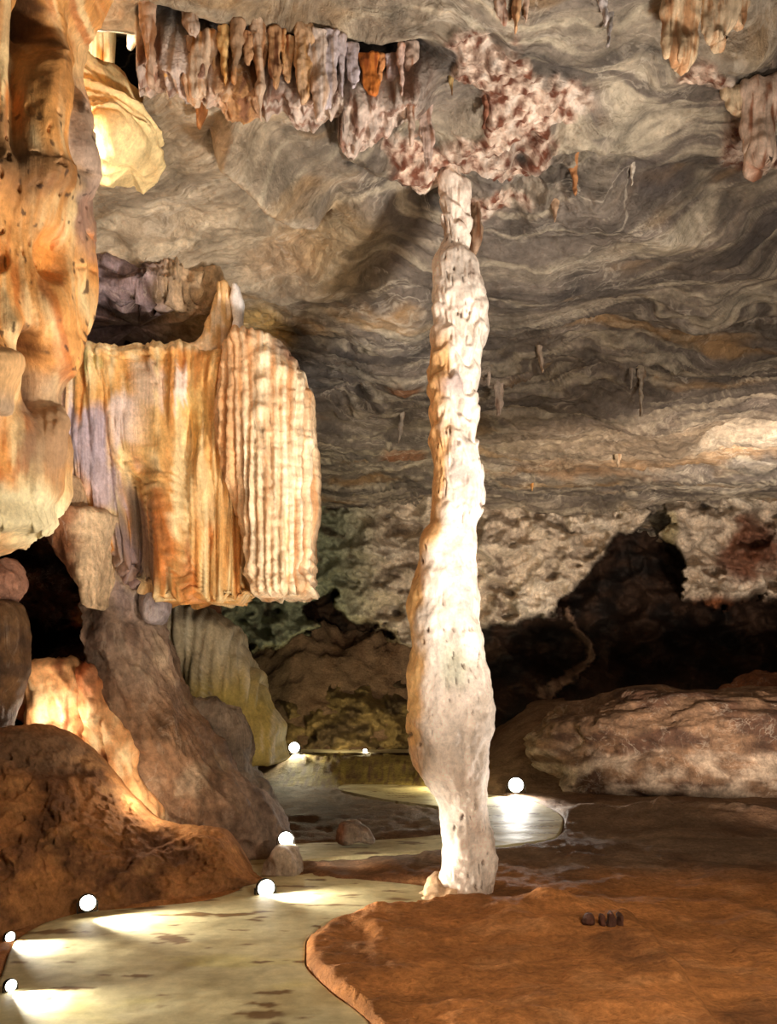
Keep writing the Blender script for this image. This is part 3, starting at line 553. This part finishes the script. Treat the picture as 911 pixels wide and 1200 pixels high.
o = loft('grey_outcrop', [(818, 215, 262), (830, 216, 280), (850, 222, 290), (875, 236, 297), (900, 250, 298), (915, 262, 305), (940, 280, 318), (960, 290, 326)], M_ROCK, lin((150, 134, 118)), rk(.12, 1.8, .06, 4), T=1.1, D=13.7, rt=8, rb=4); recentre(o)
tag(o, 'grey rock outcrop at the foot of the yellowish fluted mound', 'rock')
litc = lambda px, py, P, n: mixc(mixc(np.broadcast_to(lin((226, 170, 116)), P.shape), lin((242, 208, 160)), ss(-.1, .4, fbm(px*.07, py*.02, 2, o=3))), lin((150, 82, 48)), ss(.2, .6, fbm(px*.05, py*.03, 12, o=4))*.8)
o = loft('flowstone_block', [(776, 58, 88), (784, 34, 97), (796, 24, 99), (815, 20, 102), (835, 22, 106), (850, 30, 110), (870, 50, 111), (890, 84, 111), (905, 96, 110)], M_FLOW, litc, lambda px, py, P, u: rk(.1, 2, .05)(px, py, P, u)+-.25*gauss(px, py, 34, 830, 5, 22)-.1*gauss(px, py, 92, 850, 3, 40), T=.9, D=12.4, rt=5, rb=4); recentre(o)
tag(o, 'glowing pale orange flowstone block in the recess behind the earth bank', 'flowstone')
o = loft('flowstone_rib', [(783, 102, 116), (800, 103, 124), (825, 104, 134), (850, 108, 150), (862, 110, 160), (880, 114, 165), (905, 122, 168), (930, 134, 176), (948, 146, 186), (962, 156, 190)], M_FLOW, lambda px, py, P, n: mixc(litc(px, py, P, n), lin((166, 88, 48)), ss(850, 790, py)*.8),
    lambda px, py, P, u: rk(.08, 2.2, .07, 2)(px, py, P, u)-.1*gauss(px, py, 128, 880, 4, 50), T=.7, D=12.1, rt=5, rb=5); recentre(o)
tag(o, 'glowing orange flowstone rib slanting down to the earth bank', 'flowstone')
o = loft('rounded_rock_lobe', [(702, -90, 4), (712, -90, 14), (730, -90, 22), (755, -90, 26), (785, -90, 25), (815, -90, 17), (840, -90, 8), (862, -90, 3), (885, -90, 0)], M_ROCK, lambda px, py, P, n: mixc(np.broadcast_to(lin((128, 96, 66)), P.shape), lin((96, 74, 58)), ss(-.2, .4, fbm(px*.08, py*.03, 2, o=3))), rk(.06, 1.5, .03), T=1.1, D=10.6, rt=10, rb=4); recentre(o)
tag(o, 'smooth dark brown rock lobe in front of the dark recess', 'rock')
o = loft('reddish_rock', [(664, -60, 8), (672, -60, 16), (685, -60, 19), (698, -60, 16), (708, -60, 8)], M_ROCK, lin((172, 126, 104)), rk(.12, 3, .05), T=.6, D=10.9, rt=5, rb=5); recentre(o)
tag(o, 'pinkish-brown rock perched on the smooth dark brown lobe', 'rock')
# bright chamber at the top left
def mc(px, py, P, n):
    return mixc(np.broadcast_to(lin((244, 216, 158)), P.shape), lin((190, 130, 66)), ss(.1, .5, fbm(P[..., 0]*.8+P[..., 2]*3.2, P[..., 2]*1.0, 3, o=5))*.8)
o = loft('bright_flowstone_slope', [(94, 62, 90), (99, 60, 108), (106, 58, 124), (117, 58, 140), (130, 60, 158), (148, 64, 162), (165, 70, 163), (178, 84, 164), (190, 120, 166), (196, 140, 165)], M_FLOW, mc,
    lambda px, py, P, u: .16*ridged(P[..., 0]*1.6+P[..., 2]*3.5, P[..., 1], P[..., 2]*1.5, o=4)+.06*fbm(P[..., 0]*2, P[..., 2]*2, o=3), T=1.0, D=10.0, rt=8, rb=3, e=2.2); recentre(o)
tag(o, 'brightly lit cream flowstone slope at the top, beside the black opening', 'flowstone')
o = loft('bright_drapery', [(10, 80, 134), (34, 84, 134), (50, 84, 133), (70, 86, 132), (85, 92, 130), (94, 104, 128), (99, 112, 124)], M_FLOW, lambda px, py, P, n: mixc(np.broadcast_to(lin((244, 222, 180)), P.shape), lin((196, 120, 50)), ss(.0, .5, fbm(px*.09, py*.02, 3, o=3))*ss(40, 70, py)), flutes(9, .09, 5), T=.5, D=12.0, rt=2, rb=4, rag=14, fl=(6, .6)); recentre(o)
tag(o, 'brightly lit cream drapery hanging above the bright flowstone slope', 'flowstone curtain')
# ================================================================== BOULDERS ON THE RIGHT
def bc(P):
    nz = fbm(P[..., 0]*.7, P[..., 1]*.7, P[..., 2]*1.4, o=5)
    c = mixc(np.broadcast_to(lin((118, 90, 68)), P.shape), lin((78, 54, 40)), ss(-.1, .4, nz))
    return mixc(c, lin((186, 164, 142)), ss(1.35, .7, P[..., 2]+.5*nz)*ss(-.2, .3, fbm(P[..., 0]*1.6, P[..., 2]*3, 4, o=4))*.8)
o = blob('long_boulder', (8.1, 21.0, .75), (4.3, 2.0, 1.72), M_ROCK, bc, amp=.16, freq=.9, seed=3.2, n=110, p=2.6); recentre(o)
tag(o, 'long low brown and grey boulder on the cave floor against the dark hollow', 'boulder')
o = blob('humped_boulder', (5.75, 20.6, .6), (1.15, 1.1, 1.25), M_ROCK, bc, amp=.2, freq=1.1, seed=8.1, n=70, p=2.4); recentre(o)
tag(o, 'humped brown boulder leaning on the tapered end of the long low boulder', 'boulder')
o = blob('small_brown_boulder', (10.8, 24, 1.9), (1.4, 1.2, .95), M_ROCK, lin((120, 76, 50)), amp=.2, seed=1.3, n=50); recentre(o)
tag(o, 'reddish-brown boulder just showing behind the long low boulder', 'boulder')
# rocks beside the path
g = ground(330, 1028); o = loft('cone_stone', [(990, 326, 342), (1000, 320, 348), (1012, 314, 353), (1024, 310, 357), (1032, 309, 358)], M_ROCK, lin((170, 150, 130)), rk(.05, 3, .02), T=.5, D=11.6, rt=5, rb=3); recentre(o)
tag(o, 'cone-shaped grey stone between the two white path lamps', 'rock')
o = loft('pale_stone_chip', [(962, 400, 412), (966, 398, 424), (974, 396, 434), (982, 396, 438), (987, 398, 440)], M_ROCK, lambda px, py, P, n: mixc(np.broadcast_to(lin((190, 174, 160)), P.shape), lin((150, 104, 80)), ss(410, 402, px)), rk(.06, 3, .02), T=.45, D=13.5, rt=3, rb=2); recentre(o)
tag(o, 'lone pale stone with a reddish broken end lying between the path bends', 'rock')
for i, (px, py, w, hh, lb) in enumerate([(716, 1082, 6, 15, 'tallest dark stub poking from the rim of the red earth mound'), (706, 1081, 4, 10, 'slim dark stub just before the tallest one on the red earth mound'), (727, 1082, 5, 11, 'dark stub at the far end of the row on the red earth mound'), (690, 1079, 9, 8, 'wide low dark stub at the near end of the row on the red earth mound')]):
    o = loft('stone_stub', [(py-hh, px-w*.3, px+w*.25), (py-hh*.5, px-w*.5, px+w*.5), (py+3, px-w*.8, px+w*.8)], M_ROCK, lin((92, 58, 44)), rk(.02, 8, .01), T=.12, D=8.75, rt=2, rb=1, step=1); recentre(o)
    tag(o, lb, 'stone stub', 'dark stubs on the earth mound')
# ================================================================== STALACTITES
def stalactite(name, px, yt, yb, w, kind, label, group=None, D=None, cc=(220, 196, 170), c2=(176, 120, 72), seed=0.0):
    lean = 5*math.sin(seed*3.1) if yb-yt > 25 else 1.5*math.sin(seed*3.1)
    Dd = D or min(float(ceil_at(px+ox, y_)[1]) for y_ in np.linspace(yt, yb, 8) for ox in (-w*.3, 0, w*.3))-w/F*3; w = w*1.0; L = yb-yt
    prof = {'spike': [(0, 1.15), (.15, .95), (.4, .72), (.7, .46), (.9, .26), (1, .12)], 'drape': [(0, 1.1), (.2, 1.0), (.5, .95), (.75, .8), (.9, .55), (1, .3)], 'straw': [(0, 1.4), (.1, .8), (.5, .6), (.9, .45), (1, .3)]}[kind]
    up = min(30, 8+L*.25)
    rows = [(yt-up, px-w*.62, px+w*.62)]+[(yt+L*a, px+lean*a-w*.5*b, px+lean*a+w*.5*b) for a, b in prof]
    wm = w/F*Dd; T = wm*(.9 if kind != 'drape' else .45)
    cf = lambda X_, Y_, P, n: mixc(np.broadcast_to(lin(cc), P.shape), lin(c2), ss(-.05, .5, fbm(X_*.15+seed, Y_*.02, seed, o=3)))
    df = lambda X_, Y_, P, u_: (flutes(max(3.5, w/5), wm*.07, seed)(X_, Y_, P, u_) if kind == 'drape' else 0)+wm*.24*fbm(P[..., 0]*2.2/wm*.5+seed, P[..., 1]*2/wm*.4, P[..., 2]*1.5/wm*.5, o=3)
    o = loft(name, rows, M_FLOW, cf, df, T=max(T, .05), D=Dd, rt=3, rb=max(1.5, L*.04), e=2.3, rag=(L*.22 if kind == 'drape' else 0), step=1.5 if w > 8 else 1.0, seed=seed, fl=(8, .8)); recentre(o)
    return tag(o, label, 'stalactite', group)
LST = [
 # px, top, bottom, width, kind, label, colours, D
 (232, 62, 118, 40, 'drape', 'broad tan stalactite slab with a blunt tip, widest of the hanging band', (216, 186, 158), (190, 130, 76), None),
 (237, 112, 147, 17, 'spike', 'orange-brown stub growing from the tip of the broad tan slab', (190, 130, 78), (150, 92, 48), None),
 (173, 25, 102, 17, 'spike', 'long rough stalactite edging the black opening', (196, 162, 136), (150, 104, 70), None),
 (194, 50, 92, 12, 'spike', 'thin ochre stalactite between the rough one and the broad tan slab', (214, 168, 100), (180, 120, 60), None),
 (204, 55, 84, 9, 'spike', 'short ochre stalactite touching the broad tan slab', (206, 164, 104), (176, 120, 64), None),
 (223, 20, 46, 17, 'drape', 'small pale knob-shaped stalactite tucked up in the dark crack', (206, 182, 164), (160, 124, 96), None),
 (262, 50, 100, 12, 'spike', 'narrow amber stalactite just beyond the broad tan slab', (220, 176, 116), (196, 132, 62), None),
 (279, 45, 98, 15, 'spike', 'smooth grey-tan stalactite with a rounded shaft', (176, 142, 112), (196, 132, 70), None),
 (303, 48, 142, 17, 'spike', 'longest stalactite of the band, ending in a fine needle tip', (206, 176, 150), (170, 122, 84), None),
 (322, 52, 104, 14, 'drape', 'dark-streaked brown stalactite next to the long needle-tipped one', (196, 150, 108), (110, 66, 40), None),
 (340, 58, 96, 13, 'drape', 'rust-spotted stalactite in the middle of the band', (214, 170, 126), (150, 86, 46), None),
 (356, 52, 122, 20, 'drape', 'pale orange ribbed stalactite curtain', (224, 184, 146), (206, 156, 104), None),
 (372, 60, 138, 22, 'drape', 'long pinkish-white ribbed stalactite curtain', (218, 196, 182), (200, 166, 140), None),
 (388, 60, 134, 16, 'drape', 'lilac-white ribbed curtain at the deep end of the band', (206, 190, 192), (190, 164, 150), None),
 (400, 62, 112, 12, 'spike', 'short lilac-white spike before the rusty orange tuft', (204, 188, 190), (180, 156, 146), None),
 (432, 78, 112, 20, 'drape', 'rusty orange fluted tuft hanging alone under the lilac crust', (200, 118, 52), (150, 76, 32), None),
 (447, 78, 110, 8, 'spike', 'thin rust-coloured spike beside the rusty orange tuft', (204, 140, 90), (160, 90, 50), None),
 (482, 80, 170, 16, 'spike', 'pinkish rough stalactite nearest the top of the tall pillar', (206, 178, 160), (150, 100, 70), None),
 (497, 110, 190, 18, 'drape', 'pinkish ribbed curtain reaching down beside the tip of the tall pillar', (208, 180, 166), (150, 104, 80), None),
 (515, 92, 152, 13, 'spike', 'smooth cream dagger-shaped stalactite above the tip of the tall pillar', (214, 190, 156), (180, 150, 116), 10.1),
 (547, 98, 128, 12, 'spike', 'short cream fang-shaped stalactite beside the dagger-shaped one', (226, 200, 162), (196, 160, 116), 10.1),
 (541, 118, 184, 6, 'straw', 'thin brown straw hanging right over the tip of the tall pillar', (176, 136, 106), (130, 86, 60), 10.3),
 (560, 170, 300, 26, 'spike', 'long dull brown stalactite hanging behind the upper part of the tall pillar', (160, 130, 106), (120, 80, 54), 11.2),
 (606, -10, 38, 13, 'spike', 'orange-speckled spike high above the reddish crystals', (208, 160, 116), (150, 90, 50), None),
 (706, -10, 28, 12, 'spike', 'grey-white spike at the top edge, beyond the orange-speckled one', (196, 184, 180), (150, 130, 120), None),
 (716, 10, 54, 8, 'straw', 'thin grey thread of rock hanging at the top edge', (150, 140, 136), (120, 110, 100), None),
 (800, -6, 86, 44, 'drape', 'large cream flowstone tuft with the lowest tip at the top edge', (226, 194, 156), (196, 146, 104), None),
 (838, -8, 50, 46, 'drape', 'wide cream flowstone fringe joined to the large tuft at the top edge', (224, 196, 162), (200, 150, 108), None),
 (868, -12, 30, 24, 'drape', 'small cream flowstone fringe at the outer end of the wide one', (220, 190, 156), (190, 140, 100), None),
 (894, 120, 192, 46, 'drape', 'pinkish flowstone cluster hanging at the edge of the picture under a pale shelf', (208, 180, 160), (150, 100, 74), None),
 (866, 112, 138, 30, 'drape', 'pale tan flowstone shelf with fringed rim', (206, 182, 150), (170, 130, 96), None),
 (586, 440, 486, 11, 'drape', 'ragged pale drip beside the middle of the tall pillar', (190, 170, 154), (140, 112, 94), None),
 (574, 430, 452, 6, 'straw', 'small pale drip tucked close behind the tall pillar', (190, 170, 154), (140, 112, 94), None),
 (632, 402, 437, 9, 'spike', 'pale drip with a forked top out in the grey ceiling', (190, 168, 148), (140, 108, 88), None),
 (752, 440, 488, 7, 'straw', 'slender pale drip hanging from the pointed ceiling hump', (186, 170, 152), (150, 124, 100), None),
 (741, 432, 456, 4, 'straw', 'faint short drip next to the slender one on the ceiling hump', (176, 160, 146), (140, 116, 96), None),
 (724, 530, 548, 9, 'spike', 'stubby cream drip low on the banded ceiling', (214, 190, 160), (170, 130, 96), None),
 (624, 558, 576, 5, 'spike', 'tiny orange-tipped drip at the foot of the ceiling', (214, 180, 130), (190, 130, 70), None),
 (472, 488, 520, 6, 'spike', 'thin pale drip before the tall pillar at mid height', (196, 180, 164), (150, 124, 104), None),
 (672, 190, 228, 12, 'spike', 'rusty twisted spike among the dark angular rocks', (186, 130, 86), (120, 70, 44), None),
 (650, 230, 260, 12, 'spike', 'frayed brownish spike under the dark angular rocks', (196, 160, 130), (140, 96, 68), None),
 (742, 196, 218, 5, 'spike', 'small slanted white spike on the dark grey ceiling', (214, 200, 184), (170, 150, 130), None),
 (249, 52, 88, 9, 'spike', 'short cream spike squeezed between the broad tan slab and the narrow amber stalactite', (222, 190, 150), (180, 130, 84), None),
 (290, 50, 76, 10, 'drape', 'stubby brown fringe between the grey-tan stalactite and the long needle-tipped one', (196, 150, 110), (140, 92, 60), None),
 (312, 55, 88, 7, 'spike', 'slim tan spike hugging the long needle-tipped stalactite', (210, 176, 140), (160, 116, 80), None),
 (331, 50, 80, 8, 'spike', 'slim ochre spike between the dark-streaked and the rust-spotted stalactites', (210, 164, 112), (160, 104, 60), None),
 (413, 66, 104, 14, 'drape', 'lilac ribbed fringe just before the rusty orange tuft', (200, 186, 192), (170, 150, 146), None),
 (460, 82, 132, 14, 'drape', 'lilac-pink ribbed curtain just beyond the rusty orange tuft', (202, 180, 178), (150, 116, 100), None),
 (470, 70, 118, 8, 'spike', 'narrow pink spike beside the lilac-pink ribbed curtain', (208, 176, 162), (150, 104, 80), None),
 (527, 70, 110, 9, 'spike', 'yellowish spike above and behind the dagger-shaped stalactite', (204, 178, 120), (150, 110, 70), None),
 (572, 110, 150, 10, 'spike', 'reddish-brown spike among the red crystals beside the fang-shaped stalactite', (160, 110, 86), (110, 66, 46), None),
 (616, -6, 26, 9, 'spike', 'short pinkish spike touching the orange-speckled one', (214, 180, 156), (160, 104, 70), None),
 (586, -10, 30, 14, 'drape', 'pinkish ribbed fringe just before the orange-speckled spike', (214, 186, 168), (160, 110, 84), None),
 (158, 28, 58, 16, 'drape', 'brightly lit white drip cluster in the black opening', (246, 238, 220), (226, 196, 150), 11.6),
]
for i, (px, yt, yb, w, k, lb, c1, c2, Dq) in enumerate(LST):
    g = 'stalactites of the hanging band' if i < 19 else None
    nm = {'drape': 'drapery_stalactite', 'spike': 'stalactite', 'straw': 'straw_stalactite'}[k]
    stalactite(nm, px, yt, yb, w, k, lb, g, Dq, c1, c2, seed=i*1.37)
# ================================================================== LAMPS
def flat_mesh(name, bm_fn, mat, root):
    import bmesh
    bm = bmesh.new(); bm_fn(bm, bmesh); me = bpy.data.meshes.new(name); bm.to_mesh(me); bm.free(); me.materials.append(mat)
    for p in me.polygons: p.use_smooth = False
    o = bpy.data.objects.new(name, me); C.objects.link(o); o.parent = root; return o
from mathutils import Matrix, Vector
def lamp(px, py, D, r, yaw, power, label, zoff=0.0, spot=None, colr=(1, .93, .78), tilt=0.0, aim=None, size=120):
    P0 = at(px, py, D); z0 = P0[2]-r*1.25
    root = empty('floodlight', (P0[0], P0[1], z0), label, 'lamp', 'white floodlights along the path'); root.rotation_euler = (0, 0, yaw)
    R = Matrix.Rotation(math.radians(90)-tilt, 4, 'X'); cz = r*1.25
    def hous(bm, B):
        B.ops.create_cone(bm, cap_ends=True, segments=32, radius1=r*1.12, radius2=r*.62, depth=r*1.3, matrix=Matrix.Translation((0, r*.72, cz)) @ Matrix.Rotation(math.radians(-90), 4, 'X'))
        for k in range(3): B.ops.create_cone(bm, cap_ends=True, segments=32, radius1=r*(1.1-.12*k), radius2=r*(1.1-.12*k), depth=r*.06, matrix=Matrix.Translation((0, r*(.5+.3*k), cz)) @ Matrix.Rotation(math.radians(90), 4, 'X'))
    def rim(bm, B):
        n = 36
        prof = [(r*.98, -.02*r), (r*1.02, -.10*r), (r*1.16, -.10*r), (r*1.16, .12*r), (r*.98, .12*r)]
        vs = [[bm.verts.new((a*math.cos(2*math.pi*i/n), b, cz+a*math.sin(2*math.pi*i/n))) for a, b in prof] for i in range(n)]
        for i in range(n):
            for j in range(len(prof)): bm.faces.new((vs[i][j], vs[(i+1) % n][j], vs[(i+1) % n][(j+1) % len(prof)], vs[i][(j+1) % len(prof)]))
    def lens(bm, B):
        rings_ = [(r*.99, .0), (r*.8, -.08*r), (r*.5, -.15*r), (r*.2, -.19*r)]; n = 32; prev = None
        for a, b in rings_:
            cur = [bm.verts.new((a*math.cos(2*math.pi*i/n), b, cz+a*math.sin(2*math.pi*i/n))) for i in range(n)]
            if prev:
                for i in range(n): bm.faces.new((prev[i], prev[(i+1) % n], cur[(i+1) % n], cur[i]))
            prev = cur
        bm.faces.new(prev)
    def brk(bm, B):
        for s in (-1, 1): B.ops.create_cube(bm, size=1, matrix=Matrix.Translation((s*r*1.25, r*.3, cz*.5)) @ Matrix.Diagonal((r*.12, r*.3, cz*1.1, 1)))
        B.ops.create_cube(bm, size=1, matrix=Matrix.Translation((0, r*.3, r*.03)) @ Matrix.Diagonal((r*2.6, r*.5, r*.1, 1)))
    flat_mesh('housing', hous, M_METAL, root); flat_mesh('rim', rim, M_METAL, root); flat_mesh('lens', lens, M_LENS, root); flat_mesh('bracket', brk, M_METAL, root)
    if power:
        l = bpy.data.lights.new('lamp_light', 'SPOT'); l.energy = power; l.color = colr; l.spot_size = math.radians(size); l.spot_blend = .9; l.shadow_soft_size = r*.8
        lo = bpy.data.objects.new('lamp_light', l); C.objects.link(lo)
        f = Vector((math.sin(yaw), -math.cos(yaw), 0)); lo.location = Vector(root.location)+Vector((0, 0, cz))+f*(r*.35)
        dv_ = (Vector(aim)-lo.location) if aim is not None else f+Vector((0, 0, -.25))
        lo.rotation_euler = dv_.to_track_quat('-Z', 'Y').to_euler()
    return root
W = (1, .94, .80)
G = lambda px, py: tuple(ground(px, py).tolist())
lamp(345, 876, 24.4, .15, .15, 500, 'white floodlight beside the yellowish fluted mound, on the brink of the yellow gravel bank', colr=(1, .9, .6))
lamp(428, 880, 24.6, .06, .1, 60, 'smallest white floodlight, far back on the yellow gravel bank', colr=(1, .88, .55))
lamp(335, 983, 11.7, .095, .2, 400, 'white floodlight resting on top of the cone-shaped grey stone', colr=W, aim=G(430, 998), size=90)
lamp(312, 1041, 10.35, .105, .45, 700, 'white floodlight at the foot of the cone-shaped stone, by the sharp bend of the path', colr=W, aim=G(430, 1056), size=90)
lamp(103, 1058, 9.35, .085, .5, 700, 'white floodlight at the foot of the earth bank', colr=W, aim=G(200, 1084), size=80)
lamp(12, 1098, 8.5, .05, .9, 700, 'small white floodlight at the path edge, behind the nearest one', colr=W, aim=G(130, 1124), size=75)
lamp(13, 1155, 7.1, .05, .9, 600, 'nearest small white floodlight at the path edge', colr=W, aim=G(150, 1192), size=75)
lamp(605, 920, 19.6, .17, -.15, 700, 'large white floodlight in the bend of the path beyond the tall pillar', colr=(1, .97, .9))
def light(kind, loc, aim, power, colr, size=1.0, cone=90, blend=.8):  # unseen light, no fixture modelled
    l = bpy.data.lights.new('unseen_light', kind); l.energy = power; l.color = colr
    if kind == 'SPOT': l.spot_size = math.radians(cone); l.spot_blend = blend; l.shadow_soft_size = size
    elif kind == 'AREA': l.size = size
    else: l.shadow_soft_size = size
    o = bpy.data.objects.new('unseen_light', l); C.objects.link(o); o.location = loc
    o.rotation_euler = (Vector(aim)-Vector(loc)).to_track_quat('-Z', 'Y').to_euler(); return o
WM = (1, .86, .66); NT = (1, .94, .84)
A = lambda px, py, D: tuple(at(px, py, D).tolist())
light('SPOT', (-.3, 8.4, .7), A(235, 540, 12), 330, WM, .12, 75)
light('SPOT', (-2.2, 5.0, .5), A(200, 560, 12), 230, WM, .15, 50)            # on the curtain
light('SPOT', (0.8, 4.6, .6), A(20, 350, 7.5), 430, WM, .2, 75)               # on the great pillar
light('SPOT', (-1.0, 7.5, .4), A(520, 600, 10.4), 150, NT, .1, 60)             # up the column
light('SPOT', (3.3, 10.9, .3), A(545, 820, 10.4), 260, (1, .95, .86), .1, 60)
light('SPOT', (4.0, 5.6, .6), A(250, 150, 10), 3200, NT, .4, 72)            # on the ceiling
light('SPOT', (5.0, 5.0, .5), A(800, 350, 14), 1500, (1, .88, .74), .4, 90)
light('SPOT', (6.5, 12.0, .5), A(800, 590, 24), 4600, (1, .84, .68), .3, 80)    # far ceiling and wall
light('SPOT', (-.5, 15.0, .4), A(450, 600, 25), 1200, (1, .9, .66), .2, 80)
light('POINT', A(62, 846, 11.5), A(95, 800, 12.6), 22, WM, .05)
light('POINT', A(515, 905, 20.6), A(0, 0, 1), 60, (1, .85, .45), .05)
light('SPOT', A(400, 868, 23.6), A(400, 790, 28), 260, (1, .86, .5), .1, 120)  # added to brighten the olive slope, no lamp there
light('POINT', A(176, 926, 11.2), A(0, 0, 1), 22, WM, .05)
light('POINT', A(106, 66, 11.1), A(0, 0, 1), 60, (1, .9, .7), .1)  # added to light the drapery in the opening, no lamp there
light('POINT', A(98, 172, 9.3), A(0, 0, 1), 45, (1, .88, .66), .1)
light('SPOT', A(930, 640, 17), A(930, 520, 19), 900, (1, .93, .8), .1, 90)
light('AREA', (3.5, 3.0, 4.2), (3, 9, 0), 300, (1, .86, .68), 1.5)  # unseen area light brightening the floor on the right
w_ = bpy.data.worlds.new('ambient_fill'); bpy.context.scene.world = w_; w_.use_nodes = True
w_.node_tree.nodes['Background'].inputs[0].default_value = (.9, .75, .6, 1); w_.node_tree.nodes['Background'].inputs[1].default_value = .02  # faint even background added as ambient fill
# ================================================================== CAMERA
cd = bpy.data.cameras.new('camera'); co = bpy.data.objects.new('camera', cd); C.objects.link(co)
co.location = (0, 0, CH); co.rotation_euler = (math.radians(90), 0, 0)
cd.sensor_fit = 'HORIZONTAL'; cd.sensor_width = 36; cd.lens = 36*F/911; cd.shift_y = (HY-600)/911; cd.clip_end = 200
sc = bpy.context.scene; sc.camera = co
sc.view_settings.view_transform = 'Standard'; sc.view_settings.look = 'None'; sc.view_settings.gamma = 1; sc.view_settings.use_curve_mapping = False
sc.view_settings.exposure = 0.25
sc.cycles.max_bounces = 5; sc.cycles.diffuse_bounces = 3; sc.cycles.sample_clamp_indirect = 4; sc.cycles.use_denoising = True
